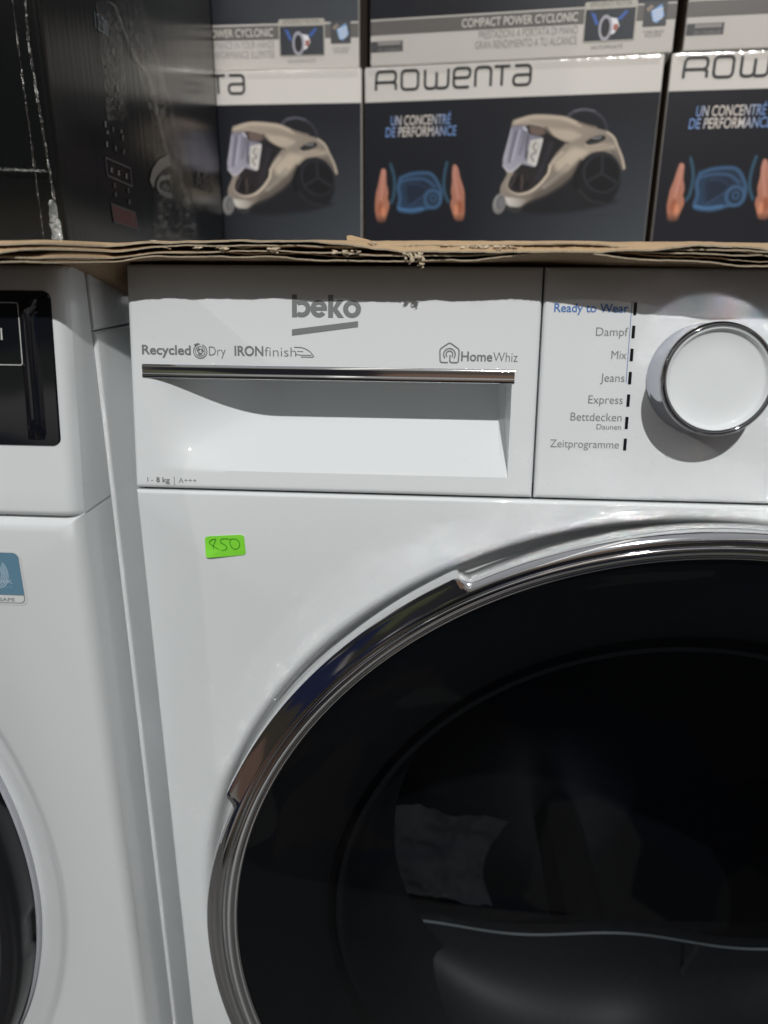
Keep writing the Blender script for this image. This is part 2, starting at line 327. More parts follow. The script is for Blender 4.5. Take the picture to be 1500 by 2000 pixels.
def front_plate(mb, x0, x1, z0, z1, y, cx, cz, prof, m, edge=.004, ydepth=.03, n=240):
    """sheet front with a round stamped opening (prof: radius, depth into the sheet) and rolled outer edges"""
    angs = sorted(set([2 * pi * i / n for i in range(n)] + [atan2(zz - cz, xx - cx) % (2 * pi) for xx in (x0, x1) for zz in (z0, z1)]))
    def rect(t, ins):
        dx, dz = cos(t), sin(t); X0, X1, Z0, Z1 = x0 + ins, x1 - ins, z0 + ins, z1 - ins; k = 1e9
        if dx > 1e-9: k = min(k, (X1 - cx) / dx)
        if dx < -1e-9: k = min(k, (X0 - cx) / dx)
        if dz > 1e-9: k = min(k, (Z1 - cz) / dz)
        if dz < -1e-9: k = min(k, (Z0 - cz) / dz)
        return cx + dx * k, cz + dz * k
    rings = []
    for r, d in prof: rings.append([(cx + r * cos(t), y + d, cz + r * sin(t)) for t in angs])
    for a in (0, 18, 36, 54, 72, 90):
        ins = edge * (1 - sin(radians(a))); dep = edge * (1 - cos(radians(a))); rings.append([(q[0], y + dep, q[1]) for q in (rect(t, ins) for t in angs)])
    rings.append([(q[0], y + ydepth, q[1]) for q in (rect(t, 0) for t in angs)])
    k = len(angs); vs = [p for r in rings for p in r]
    fs = [(j * k + i, (j + 1) * k + i, (j + 1) * k + (i + 1) % k, j * k + (i + 1) % k) for j in range(len(rings) - 1) for i in range(k)]
    mb.add(vs, fs, m)

# ------------------------------------------------------------------ the setting
TOPZ = -.026            # worktop height of both machines (the fascia top is z = 0)
mb = MB(); mb.add([(-3, -.55, -.852), (3, -.55, -.852), (3, 3, -.852), (-3, 3, -.852)], [(0, 1, 2, 3)], 'floor')
tag(mb.build('floor'), kind='structure')

# ------------------------------------------------------------------ tumble dryer
TAU = .1453; HP = .1102
DO = (.299, .25, -.85)
dryer = empty('tumble_dryer', DO)
tag(dryer, 'white tumble dryer with silver dial, chrome-rimmed black round door and green price sticker', 'tumble dryer')
PF = Frame((0, 0, -HP), (1, 0, 0), (0, sin(TAU), cos(TAU)))      # fascia plane: a = x, b = up along the fascia
PH = HP / cos(TAU)
def mm(*a): return [x / 1000 for x in a]

def fascia(mb, x0, x1, depth, m, xs, ws):
    """fascia piece with rolled edges; depth(a, b) pushes it in"""
    r = .0022
    def roll(a, b):
        e = min(a - x0, x1 - a, b - .0004, PH - b)
        return 0 if e >= r else r - sqrt(max(0, r * r - (r - e) ** 2))
    nx, nw = len(xs), len(ws)
    grid(mb, nx, nw, lambda i, j: PF.p(xs[i], ws[j], -roll(xs[i], ws[j]) - depth(xs[i], ws[j])), m)
    rim = [(x, ws[0]) for x in xs] + [(x1, w) for w in ws[1:]] + [(x, ws[-1]) for x in reversed(xs[:-1])] + [(x0, w) for w in reversed(ws[1:-1])]
    k = len(rim); vs = [PF.p(a, b, -r) for a, b in rim] + [PF.p(a, b, -.05) for a, b in rim]
    mb.add(vs, [(i, k + i, k + (i + 1) % k, (i + 1) % k) for i in range(k)], m)
def edges(a, b, n): # samples denser at both ends
    e = [0, .0003, .0007, .0012, .0017, .0022]
    return [a + x for x in e] + [a + .0022 + (b - a - .0044) * k / n for k in range(1, n)] + [b - x for x in reversed(e)]
def sstep(t): t = max(0, min(1, t)); return t * t * (3 - 2 * t)
def scoop(a, b):
    if a > .1918 or a < .0072 or b > .0570 or b < .0105: return 0
    t = (b - .0105) / (.0570 - .0105)
    f = sin(min(1, t * 1.12) * pi / 2) ** 1.05
    s = sstep((a - .0075) / .062) ** .85
    if a > .1905: s = .0
    elif a > .1870: s *= min(1, .86 + .14 * (.1905 - a) / .0035) if b < .0565 else 1
    if b > .0567: return 0
    return .034 * f * s
mb = MB()
xs = edges(0, .2031, 150); xs = sorted(set([round(x, 6) for x in xs] + mm(190.4, 190.6, 187, 188, 189)))
ws = edges(.0004, PH, 84); ws = sorted(set([round(w, 6) for w in ws] + mm(56.6, 56.8, 55.8)))
fascia(mb, 0, .2031, scoop, 'white_plastic', xs, ws)
drawer = mb.build('water_tank_drawer', dryer, DO, smooth=32)
# chrome handle strip: bevelled bar across the top of the scoop
mb = MB()
prof = [(63.1, -.4), (63.1, .35), (62.5, .75), (61.5, .8), (58.9, .35), (58.6, .42), (57.2, .75), (56.5, .45), (56.1, -.6), (56.1, -4)]
a0, a1 = .0064, .1917; n_ = 60
vs = [PF.p(a0 + (a1 - a0) * i / n_, w / 1000, d / 1000) for i in range(n_ + 1) for w, d in prof]; k = len(prof)
mb.add(vs, [(i * k + j, i * k + j + 1, (i + 1) * k + j + 1, (i + 1) * k + j) for i in range(n_) for j in range(k - 1)], 'chrome')
for i, fl in ((0, 1), (n_, 0)): mb.add([vs[i * k + j] for j in range(k)], [list(range(k))], 'chrome')
mb.build('handle_strip', drawer, DO, smooth=40)

# lettering of the drawer
OFF = .00022
def ring2(mb, fr, cx, cy, ro, ri, off, m, a0=0, a1=360, n=40, ryo=None, ryi=None):
    A = arc(cx, cy, ro, a0, a1, n, ryo); B = arc(cx, cy, ri, a0, a1, n, ryi)
    vs = [fr.p(*p, off) for p in A] + [fr.p(*p, off) for p in B]
    mb.add(vs, [(i, i + 1, n + 1 + i + 1, n + 1 + i) for i in range(n)], m)
mb = MB(); g = 'grey_print'; st = .00245
bx, x0b, xh, asc = .0825, .0867, .0083, .0107          # baseline and heights
cyb = x0b + xh / 2; ro = xh / 2
poly(mb, PF, [(bx, x0b), (bx + st, x0b), (bx + st, x0b + asc), (bx, x0b + asc)], OFF, g)
ring2(mb, PF, bx + .0047, cyb, .0045, .0021, OFF + 2e-5, g, -130, 130, 40, ro, ro - .0023)
ex = .0957
ring2(mb, PF, ex, cyb, .0041, .00175, OFF, g, 0, 322, 40, ro, ro - .0022)
poly(mb, PF, [(ex - .0030, cyb - .0009), (ex + .0041, cyb - .0009), (ex + .0041, cyb + .0009), (ex - .0030, cyb + .0009)], OFF + 2e-5, g)
kx = .1003
poly(mb, PF, [(kx, x0b), (kx + st, x0b), (kx + st, x0b + asc), (kx, x0b + asc)], OFF, g)
poly(mb, PF, [(kx + st, cyb + .0006), (kx + st, cyb - .0011), (kx + .0048, x0b), (kx + .0078, x0b), (kx + .0042, cyb + .0004)], OFF, g)
poly(mb, PF, [(kx + st + .00003, cyb + .0005), (kx + .0040, cyb - .0004), (kx + .0075, x0b + xh), (kx + .0046, x0b + xh)], OFF + 2e-5, g)
ring2(mb, PF, .1120, cyb, .0044, .0019, OFF, g, 0, 360, 44, ro, ro - .0022)
poly(mb, PF, [(.0824, .0779), (.1150, .0824), (.1150, .0852), (.0824, .0809)], OFF, g)
mb.build('brand_logo', drawer, DO)
mb = MB()
text(mb, PF, 'Recycled', .0066, .0315, .0680, .0044, OFF, g, bold=.022)
text(mb, PF, 'Dry', .0407, .0491, .0678, .0044, OFF, g, bold=-.008)
# recycling globe
cx, cy = .0363, .0697
ring2(mb, PF, cx, cy, .0036, .0031, OFF, g, 112, 430, 40)
ring2(mb, PF, cx, cy, .0026, .0022, OFF, g)
poly(mb, PF, [(cx - .0033, cy + .0033), (cx - .0012, cy + .0041), (cx + .0002, cy + .0035), (cx - .0012, cy + .0030), (cx - .0026, cy + .0026)], OFF, g)
for q in (20, 140, 260):
    q = radians(q); c2, s2 = cos(q), sin(q); tri = [(.0004, -.0011), (.0019, -.0007), (.0017, .0007), (.0009, .0013), (.0006, .0002)]
    poly(mb, PF, [(cx + a * c2 - b * s2, cy + a * s2 + b * c2) for a, b in tri], OFF + 2e-5, g)
mb.build('recycled_dry_mark', drawer, DO)
mb = MB()
text(mb, PF, 'IRON', .0536, .0681, .0680, .0045, OFF, g, bold=.024)
text(mb, PF, 'finish', .0687, .0845, .0678, .0045, OFF, g, bold=-.010)
stroke(mb, PF, dense([(.0835, .0724), (.0879, .0722), (.0912, .0706), (.0936, .0677), (.0868, .0677)], .0012), .00042, OFF + 2e-5, g)
stroke(mb, PF, dense([(.0842, .0690), (.0862, .0686), (.0922, .0686)], .0008), .00036, OFF + 2e-5, g)
stroke(mb, PF, [(.0850, .0704), (.0880, .0703)], .00034, OFF + 2e-5, g)
mb.build('iron_finish_mark', drawer, DO)
mb = MB(); hc = (.1598, .0683)
hx0, hx1 = .1551, .1645
stroke(mb, PF, dense([(hc[0] - .0006, .0661), (hx0 + .0003, .0661), (hx0, .0724), (hc[0], .0756), (hx1, .0724), (hx1 - .0003, .0661), (hc[0] + .0003, .0661), (hc[0] + .0003, .0697)], .0011), .00065, OFF, g)
ring2(mb, PF, hc[0], .0700, .0031, .0025, OFF + 2e-5, g, -40, 220, 34); ring2(mb, PF, hc[0], .0700, .0019, .0013, OFF + 2e-5, g, -45, 225, 30)
text(mb, PF, 'Home', .1655, .1806, .0670, .0044, OFF, g, bold=.018)
text(mb, PF, 'Whiz', .1810, .1928, .0669, .0044, OFF, g, bold=-.008)
mb.build('home_app_mark', drawer, DO)
mb = MB(); m2 = 'mid_grey_print'
text(mb, PF, '1-', .0066, .0098, .0034, .0026, OFF, m2, bold=-.01); text(mb, PF, '8', .0113, .0131, .0034, .0026, OFF, m2, bold=.03); text(mb, PF, 'kg', .0145, .0184, .0034, .0026, OFF, m2, bold=.02)
poly(mb, PF, [(.0206, .0020), (.0209, .0020), (.0209, .0066), (.0206, .0066)], OFF, m2)
text(mb, PF, 'A+++', .0231, .0324, .0034, .0026, OFF, m2, bold=-.004)
mb.build('capacity_lettering', drawer, DO)

# control panel
mb = MB()
fascia(mb, .2040, .598, lambda a, b: 0, 'white_plastic', edges(.2040, .598, 40), edges(.0004, PH, 24))
panel = mb.build('control_panel', dryer, DO, smooth=32)
rows = [('Ready to Wear', 1082, 1226.7, 610.5, 'blue_print', .012, 3.9), ('Dampf', 1163.5, 1226, 656.5, 'mid_grey_print', -.006, 3.9), ('Mix', 1193.6, 1223, 701.4, 'mid_grey_print', -.006, 3.9), ('Jeans', 1172, 1219, 746, 'mid_grey_print', -.006, 3.9),
        ('Express', 1148.6, 1215.7, 789, 'mid_grey_print', -.006, 3.9), ('Bettdecken', 1113.7, 1213.5, 823, 'mid_grey_print', -.006, 3.9), ('Daunen', 1164.7, 1212.6, 839.2, 'mid_grey_print', -.004, 2.5), ('Zeitprogramme', 1074, 1208, 876, 'mid_grey_print', -.006, 3.8)]
for s, u0, u1, v, m_, bo, cap in rows:
    mb = MB(); a0 = PF.px(u0, v)[0]; a1, b = PF.px(u1, v)
    text(mb, PF, s, a0, a1, b, cap / 1000, OFF, m_, bold=bo); mb.build('programme_name', panel, DO)
for w in (92.4, 81.7, 71.0, 60.1, 49.4, 38.6, 28.1):
    mb = MB(); w /= 1000
    poly(mb, PF, rrect(.2460, w - .0030, .2475, w + .0029, .0002, 3), OFF, 'dark_mark'); mb.build('indicator_light', panel, DO)
mb = MB(); poly(mb, PF, [(.24495, .0578), (.24522, .0578), (.24522, .0958), (.24495, .0958)], OFF, 'blue_print'); mb.build('blue_bracket_line', panel, DO)

# dial knob
KC = (.2806, .0600)
def klathe(mb, prof, m, n=128):
    k = len(prof); vs = [PF.p(KC[0] + r * cos(2 * pi * i / n), KC[1] + r * sin(2 * pi * i / n), d) for i in range(n) for r, d in prof]
    mb.add(vs, [(i * k + j, i * k + j + 1, ((i + 1) % n) * k + j + 1, ((i + 1) % n) * k + j) for i in range(n) for j in range(k - 1)], m)
mb = MB(); klathe(mb, [(.0262, 0), (.0262, .0012), (.0259, .0018), (.0254, .003), (.0250, .0185)], 'knob_side')
knob = mb.build('dial_knob', dryer, DO, smooth=40)
mb = MB(); klathe(mb, [(.0250, .0184), (.0255, .0190), (.0256, .0204), (.0253, .0211), (.0251, .0210), (.0247, .0218), (.0241, .0221), (.0236, .0219), (.0233, .0212)], 'bright_chrome')
mb.build('knob_rim', knob, DO, smooth=50)
mb = MB(); klathe(mb, [(.0232, .0204), (.0231, .0213), (.0229, .0216), (.0226, .0216), (.0223, .0213), (.0217, .0196), (.0205, .0190), (.012, .0188), (.0001, .0188)], 'white_plastic')
mb.build('knob_cap', knob, DO, smooth=50)

# cabinet
DC = (.299, -.388)
mb = MB()
front_plate(mb, 0, .598, -.848, -HP - .0012, 0, DC[0] - .0136, DC[1], [(.245, .0165), (.2595, .0160), (.2620, .0145), (.2636, .0112), (.2652, .0068), (.2672, .0030), (.2700, .0008), (.2728, 0)], 'white_enamel', edge=.0018, ydepth=.03)
cv = [(x, y, z_) for y in (.030, .74) for x, z_ in ((.0005, -.846), (.5975, -.846), (.5975, TOPZ - .02), (.0005, TOPZ - .02))]
mb.add(cv, [(0, 1, 5, 4), (1, 2, 6, 5), (2, 3, 7, 6), (3, 0, 4, 7), (4, 5, 6, 7)], 'white_enamel')
mb.build('cabinet', dryer, DO, smooth=35)
mb = MB(); rbox(mb, .001, .597, .068, .745, TOPZ - .0195, TOPZ, 'worktop', .003); mb.build('worktop', dryer, DO, smooth=40)
mb = MB(); box(mb, .004, .594, .052, .066, -HP, -.004, 'seam'); mb.build('fascia_backing', dryer, DO)
mb = MB(); box(mb, .003, .595, .0045, .02, -HP - .008, -HP + .006, 'seam'); mb.build('fascia_seam', dryer, DO)

# door: chrome ring with a grip bulge, smoked glass, bowl behind it
def bump(t):
    a = math.degrees(t)
    return sstep((a - 117.4) / 1.4) * sstep((159.2 - a) / 1.6)
def grip(t, j, r, d):
    g_ = bump(t); dl = .0042 * sstep((math.degrees(t) - 152) / 26) if t < 5 else 0
    if j in (2, 3, 4, 5, 6): r += dl
    elif j in (7, 8): r += dl * .5
    if j in (0, 1): return r + .0012 * g_, d
    if j in (2, 3, 4, 5, 6): return r + .0062 * g_ * (1 if j < 6 else .7), d + .0002 * g_
    return r, d
mb = MB()
lathe(mb, DC[0], DC[1], [(.2560, .0010), (.2690, .0030), (.2706, .0110), (.2707, .0160), (.2706, .0200), (.2703, .0208), (.2696, .0217), (.2686, .0225), (.2674, .0231), (.2661, .0234), (.2650, .0233), (.2643, .0228), (.2640, .0222), (.2634, .0217)], 'chrome', 720, rmod=grip)
door = mb.build('door', dryer, DO, smooth=30)
mb = MB()
lathe(mb, DC[0], DC[1], [(.2638, .0214), (.2636, .0220), (.2628, .0225), (.2614, .0226), (.2600, .0222), (.2588, .0214), (.2581, .0206), (.2572, .0207), (.2566, .0204), (.2560, .0196)], 'chrome', 480)
mb.build('inner_trim_ring', door, DO, smooth=40)
mb = MB(); prof = []
for i in range(0, 25):
    r = .2562 * (1 - i / 24.0); dome = .0208 + .012 * (1 - (r / .2562) ** 2) * (1 - .0)
    prof.append((max(r, .0002), dome if i else .0195))
lathe(mb, DC[0], DC[1], prof, 'door_glass', 240); mb.build('door_glass', door, DO, smooth=40)
mb = MB()
lathe(mb, DC[0], DC[1], [(.2560, .018), (.2500, .015), (.2350, .012), (.2080, .004), (.2040, .0), (.2035, -.012)], 'rubber', 200)
mb.build('inner_frame', door, DO, smooth=40)
mb = MB()
lathe(mb, DC[0] + .003, DC[1] - .012, [(.2034, -.013), (.2000, -.014), (.1980, -.018), (.1960, -.030), (.1900, -.060), (.1800, -.082), (.1700, -.090)], 'bowl', 200)
mb.build('glass_bowl', door, DO, smooth=40)
# what shows through the glass: drum, filter lip and a grey sheet
mb = MB()
lathe(mb, DC[0], DC[1] - .01, [(.262, -.034), (.270, -.05), (.272, -.42), (.0002, -.42)], 'drum', 160)
for k in range(3):
    t = radians(35 + 120 * k); c_, s_ = cos(t), sin(t)
    pr = [(.272, -.03), (.235, -.016), (.228, 0), (.235, .016), (.272, .03)]
    vs = [(DC[0] + r * c_ - q * s_, yy, DC[1] - .01 + r * s_ + q * c_) for yy in (.06, .415) for r, q in pr]
    mb.add(vs, [(i, i + 1, 6 + i, 5 + i) for i in range(4)] + [(0, 1, 2, 3, 4), (9, 8, 7, 6, 5)], 'drum')
drum = mb.build('drum', dryer, DO, smooth=40)
mb = MB(); rp = [(.131, -.402), (.155, -.398), (.222, -.409), (.207, -.430), (.212, -.497), (.131, -.489)]
def bq(u, v):
    A, B, C_, D = (.131, -.489), (.212, -.497), (.214 + .006 * v, -.411), (.131, -.402); w_ = .012 * sin(pi * v) * u
    x = (A[0] * (1 - u) + B[0] * u) * (1 - v) + (D[0] * (1 - u) + C_[0] * u) * v - w_; z_ = (A[1] * (1 - u) + B[1] * u) * (1 - v) + (D[1] * (1 - u) + C_[1] * u) * v
    return (x, .118 + .005 * noise.noise(Vector((u * 3.1, v * 2.7, 5))) + .004 * abs(noise.noise(Vector((u * 7, v * 6, 2)))), z_ + .001 * noise.noise(Vector((u * 4, 9, v * 2))))
grid(mb, 26, 26, lambda i, j: bq(i / 25, j / 25), 'drum_grey')  # creased grey sheet, lighter than the drum around it
mb.build('rear_sheet', drum, DO, smooth=60)
mb = MB()                                                        # lint filter: wavy lip and ribbed basket under it
nx = 90
lip = lambda a: -.507 + .004 * sin((a - .10) * 36) 
for i in range(nx):
    pass
grid(mb, nx, 3, lambda i, j: (.125 + .345 * i / (nx - 1), .108 + .004 * j, lip(.125 + .345 * i / (nx - 1)) + (.0008 if j == 1 else 0)), 'drum')
grid(mb, nx, 14, lambda i, j: (.125 + .345 * i / (nx - 1), .108 - .085 * sin(j / 13 * pi / 2) * sin(pi * (i + 3) / (nx + 5)) ** .5, lip(.125 + .345 * i / (nx - 1)) - .085 * (1 - cos(j / 13 * pi / 2)) - .002 + (.0010 if (i % 2) else 0)), 'basket')
mb.build('lint_filter', drum, DO, smooth=30)
mb = MB()
grid(mb, 80, 2, lambda i, j: (.12 + .36 * i / 79, .1045 + .0012 * j, lip(.12 + .36 * i / 79) + .0012 * j), 'label_grey')
mb.build('filter_lip', drum, DO)
DF = Frame((0, .085, 0), (1, 0, 0), (0, 0, 1))                       # moulded rib of the filter
mb = MB(); R_ = dense([DF.px(*p) for p in [(1362, 1836), (1335, 1880), (1310, 1930), (1286, 1966)]], .01, 5); vs = []
for i, (a, b) in enumerate(R_):
    w_ = .0012 + .0022 * i / len(R_); vs += [(a - w_, .082, b), (a, .0785, b + .0006 * (i % 2)), (a + w_, .082, b)]
mb.add(vs, [(3 * i + j, 3 * i + j + 1, 3 * i + j + 4, 3 * i + j + 3) for i in range(len(R_) - 1) for j in range(2)], 'drum_grey'); mb.build('filter_rib', drum, DO)

# ------------------------------------------------------------------ price sticker on the dryer front
SF = Frame((0, 0, 0), (1, 0, 0), (0, 0, 1))
so = (.0455, 0, -.1480)
mb = MB(); c4 = [SF.px(400, 1047.5), SF.px(403.5, 1088), SF.px(480.5, 1083.5), SF.px(476.5, 1044)]
ctr = (sum(p[0] for p in c4) / 4, sum(p[1] for p in c4) / 4); n_ = 14; g = []
def bil(s, t): # s along the width, t upwards
    A, B, Cc, D = c4[1], c4[2], c4[3], c4[0]
    return tuple((A[i] * (1 - s) + B[i] * s) * (1 - t) + (D[i] * (1 - s) + Cc[i] * s) * t for i in (0, 1))
rim = rrect(0, 0, 1, 1, .12, 5)
def sth(s, t): return .0003 + .0024 * max(0, .3 - t) * max(0, .5 - s) * 4 + .0004 * max(0, s - .85) * 3
rim = [(s if True else s, t) for s, t in [(.5 + (s - .5), t) for s, t in [(max(0, min(1, .055 * 0 + s)), t) for s, t in rim]]]
up = [SF.p(*bil(s, t), sth(s, t)) for s, t in rim]; lo = [SF.p(*bil(s, t), .00004) for s, t in rim]; k = len(rim)
mid = SF.p(*bil(.5, .5), .0003)
mb.add(up + [mid], [(i, (i + 1) % k, k) for i in range(k)], 'green'); mb.add(up + lo, [(i, k + i, k + (i + 1) % k, (i + 1) % k) for i in range(k)], 'green')
sticker = mb.build('price_sticker', None, so, smooth=60); sticker.location = so
tag(sticker, 'small green handwritten price sticker reading 850 on the white dryer front', 'price sticker')
mb = MB()
z = lambda a, b: (380 + a / 12.5, 1020 + b / 12.5)
for pts in ([(520, 400), (440, 405), (345, 480), (460, 570), (580, 640), (570, 690), (490, 670), (455, 590), (490, 500), (522, 420), (515, 398)],
            [(850, 400), (720, 385), (645, 405), (640, 490), (740, 530), (805, 600), (770, 660), (690, 685), (625, 672), (618, 640)],
            [(865, 410), (960, 385), (1060, 420), (1115, 510), (1090, 610), (1010, 655), (930, 620), (870, 530), (868, 450), (890, 425)]):
    q = [SF.px(*z(*p)) for p in pts]; stroke(mb, SF, dense(q, .004, 5), .00042, .00068, 'green_ink')
mb.build('handwriting', sticker, so)

# ------------------------------------------------------------------ washing machine at the left
WX1, WX0, WY = -.0125, -.6125, -.040
WO = (-.31, .25, -.85)
wash = empty('washing_machine', WO)
tag(wash, 'white washing machine with black display and blue care label, partly out of frame', 'washing machine')
WZ = -.1135; WC = (-.3258, -.338)
mb = MB()
front_plate(mb, WX0, WX1, -.848, WZ, WY, WC[0], WC[1], [(.250, .0050), (.2685, .0046), (.2718, .0034), (.2746, .0013), (.2778, 0)], 'off_white', edge=.0075, ydepth=.0375)
front = mb.build('front_panel', wash, WO, smooth=35)
WF = Frame((0, WY, WZ + .0008), (1, 0, 0), (0, sin(.13), cos(.13))); WH = -WZ / cos(.13) - .001
mb = MB(); r = .0075
def wroll(a, b):
    e = min(WX1 - a, a - WX0); x = 0 if e >= r else r - sqrt(max(0, r * r - (r - e) ** 2)); e = min(b, WH - b) + .0001; r2 = .003
    return x + (0 if e >= r2 else r2 - sqrt(max(0, r2 * r2 - (r2 - e) ** 2)))
xs = [WX0 + .55 * k / 10 for k in range(11)] + [WX0 + .55 + (.05 - .008) * k / 8 for k in range(1, 9)] + [WX1 - .008 * (1 - k / 10) for k in range(1, 11)]
ws = [0, .0004, .001, .002, .003] + [.003 + (WH - .006) * k / 12 for k in range(1, 12)] + [WH - x for x in (.003, .002, .001, .0004, 0)]
grid(mb, len(xs), len(ws), lambda i, j: WF.p(xs[i], ws[j], -wroll(xs[i], ws[j])), 'off_white')
rim = [(x, 0) for x in xs] + [(WX1, w) for w in ws[1:]] + [(x, WH) for x in reversed(xs[:-1])] + [(WX0, w) for w in reversed(ws[1:-1])]; k = len(rim)
vs = [WF.p(a, b, -wroll(a, b)) for a, b in rim]; vs += [Vector((p.x, -.0025, p.z)) for p in vs]
mb.add(vs, [(i, k + i, k + (i + 1) % k, (i + 1) % k) for i in range(k)], 'off_white')
wpanel = mb.build('control_panel', wash, WO, smooth=35)
# black display
d0 = WF.px(128, 873); d1 = WF.px(133, 567)
DX, DB, DT = -.0178, d0[1], d1[1]
mb = MB()
pts = rrect(DX - .32, DB, DX, DT, .004, 6); k = len(pts); cxd = sum(p[0] for p in pts) / k
ins = rrect(DX - .3195, DB + .0005, DX - .0005, DT - .0005, .0036, 6)
mb.add([WF.p(*p, -.0002) for p in pts] + [WF.p(*p, .0006) for p in ins], [(i, (i + 1) % k, k + (i + 1) % k, k + i) for i in range(k)] + [list(range(k, 2 * k))], 'black_gloss')
disp = mb.build('display', wpanel, WO)
mb = MB()   # long rounded touch ridge near the right edge
gx0, gx1, gb, gt = DX - .0150, DX - .0062, DB + .003, DT - .004
grid(mb, 9, 20, lambda i, j: WF.p(gx0 + (gx1 - gx0) * i / 8, gb + (gt - gb) * j / 19, .0006 + .0022 * sin(pi * i / 8) * min(1, min(j, 19 - j) / 1.5)), 'black_gloss')
mb.build('display_ridge', disp, WO, smooth=50)
mb = MB(); q0 = WF.px(46, 713); q1 = WF.px(45.5, 591.5)
stroke(mb, WF, dense([(q1[0] - .2, q1[1]), (q0[0], q1[1]), (q0[0], q0[1]), (q0[0] - .2, q0[1])], .0012), .0004, .0009, 'display_line')
for u in (1, 6):
    a, b = WF.px(u, 664); t_ = WF.px(u, 641)[1]; poly(mb, WF, [(a - .00035, b), (a + .00035, b), (a + .00035, t_), (a - .00035, t_)], .0009, 'display_line')
mb.build('display_lettering', disp, WO)
# steel cabinet behind the plastic front
mb = MB(); rbox(mb, WX0 + .001, WX1 + .0016, -.0018, .72, -.846, -.0315, 'white_enamel', .0026, 5); mb.build('cabinet', wash, WO, smooth=40)
mb = MB(); rbox(mb, WX0 + .0005, WX1 + .0010, -.0012, .066, -.0310, -.003, 'off_white', .002, 3); rbox(mb, WX0 + .0005, WX1 + .0010, .0665, .72, -.0310, TOPZ, 'off_white', .002, 3); mb.build('worktop', wash, WO, smooth=40)
# door
mb = MB()
lathe(mb, WC[0], WC[1], [(.2570, -.0048), (.2583, -.0044), (.2583, -.0014), (.2574, -.0008), (.2566, -.0012)], 'pale_rim', 300, yb=WY)
wdoor = mb.build('door', wash, WO, smooth=40)
def notch(t, j, r, d):
    a = math.degrees(t) % 360
    if j < 2 and (12 < a < 19 or 350 < a < 357): r -= .0016
    return r, d
mb = MB(); lathe(mb, WC[0], WC[1], [(.2568, -.004), (.2566, .0050), (.2554, .0105), (.2535, .0135), (.2500, .0150), (.2460, .0142), (.2430, .0120)], 'black_plastic', 360, yb=WY, rmod=notch); mb.build('door_ring', wdoor, WO, smooth=40)
mb = MB(); lathe(mb, WC[0], WC[1], [(.2432, .0122), (.2360, .0128), (.2260, .0100), (.2200, .0080)], 'grey_ring', 240, yb=WY); mb.build('inner_ring', wdoor, WO, smooth=40)
mb = MB(); lathe(mb, WC[0], WC[1], [(.2202, .0082), (.2100, .0120), (.16, .017), (.08, .02), (.0002, .021)], 'black_gloss', 160, yb=WY); mb.build('door_glass', wdoor, WO, smooth=40)
# blue care label
LF = Frame((0, WY - .00025, 0), (1, 0, 0), (0, 0, 1))
lr = LF.px(46, 1150)[0]; lt = LF.px(35, 1080)[1]; lb = LF.px(46, 1179)[1]; ls = LF.px(44, 1162)[1]
lrt = LF.px(38, 1100)[0]; lx = (lr + lrt) / 2; lw = .050
mb = MB(); poly(mb, LF, rrect(lx - lw - .0009, lb - .0009, lx + .0009, lt + .0009, .0034), 0, 'label_white')
label = mb.build('care_label', wash, WO, label='blue care label with white swirl emblem')
mb = MB(); poly(mb, LF, rrect(lx - lw, lb, lx, lt, .0028), .00008, 'label_grey')
q = rrect(lx - lw, lb, lx, lt, .0028); q = [(a, max(b, ls)) for a, b in q]; poly(mb, LF, q[:], .00016, 'label_blue')
q = rrect(lx - lw + .0005, lb + .0005, lx - .0005, lt, .0024); q = [(a, min(b, ls - .0004)) for a, b in q]; poly(mb, LF, q, .00014, 'label_white')
mb.build('label_print', label, WO)
mb = MB()
cxl = lx - .0185; b_ = LF.px(20, 1139)[1]; a1 = LF.px(26, 1139)[0]
text(mb, LF, 'WOOLMARK', a1 - .0290, a1, b_, .0017, .00024, 'label_pale', bold=.02)
text(mb, LF, 'WOOL CARE', a1 - .0290, a1, LF.px(20, 1148)[1], .0014, .00024, 'label_dim')
text(mb, LF, 'HAND WASH SAFE', a1 - .0330, a1 - .0005, LF.px(20, 1174)[1], .0018, .00024, 'label_grey', bold=.02)
sx_, sz_ = LF.px(0, 1115)
for lobe in range(3):
    for k in range(5):
        t0 = radians(90 + 120 * lobe); rr = .0075 - .0011 * k
        ce = (sx_ - .0045 + .0035 * cos(t0), sz_ + .0005 + .0035 * sin(t0))
        stroke(mb, LF, arc(ce[0], ce[1], rr * .72, math.degrees(t0) - 80, math.degrees(t0) + 80, 22, rr), .0005, .00024 + 1e-5 * (lobe * 5 + k), 'label_pale')
mb.build('label_lettering', label, WO)

# ------------------------------------------------------------------ torn cardboard sheet along both machines
KX = [-.40, -.07, -.045, .0, .027, .07, .118, .16, .207, .25, .293, .33, .62]
TOPS = [.0075, .0074, .0078, .0090, .0108, .0112, .0114, .0118, .0117, .0113, .0110, .0108, .0108]
BOTS = [.0012, .0010, .0010, .0004, .0034, .0030, .0018, .0026, .0064, .0032, .0010, .0012, .0012]
def interp(T, x):
    for i in range(len(KX) - 1):
        if x <= KX[i + 1]:
            t = (x - KX[i]) / (KX[i + 1] - KX[i]); t = t * t * (3 - 2 * t); return T[i] * (1 - t) + T[i + 1] * t
    return T[-1]
def fn(x, f, s): return noise.fractal(Vector((x * f, s * 7.3, 0)), 1.0, 2.1, 4, noise_basis='PERLIN_ORIGINAL')
KO = (.1, .05, .0005)
card = empty('cardboard_sheet', KO)
tag(card, 'torn brown corrugated cardboard sheet with ragged layered front edge on the machines', 'cardboard')
cx_ = [-.40 + .33 * i / 40 for i in range(40)] + [-.07 + .40 * i / 560 for i in range(561)] + [.33 + .29 * i / 36 for i in range(1, 37)]
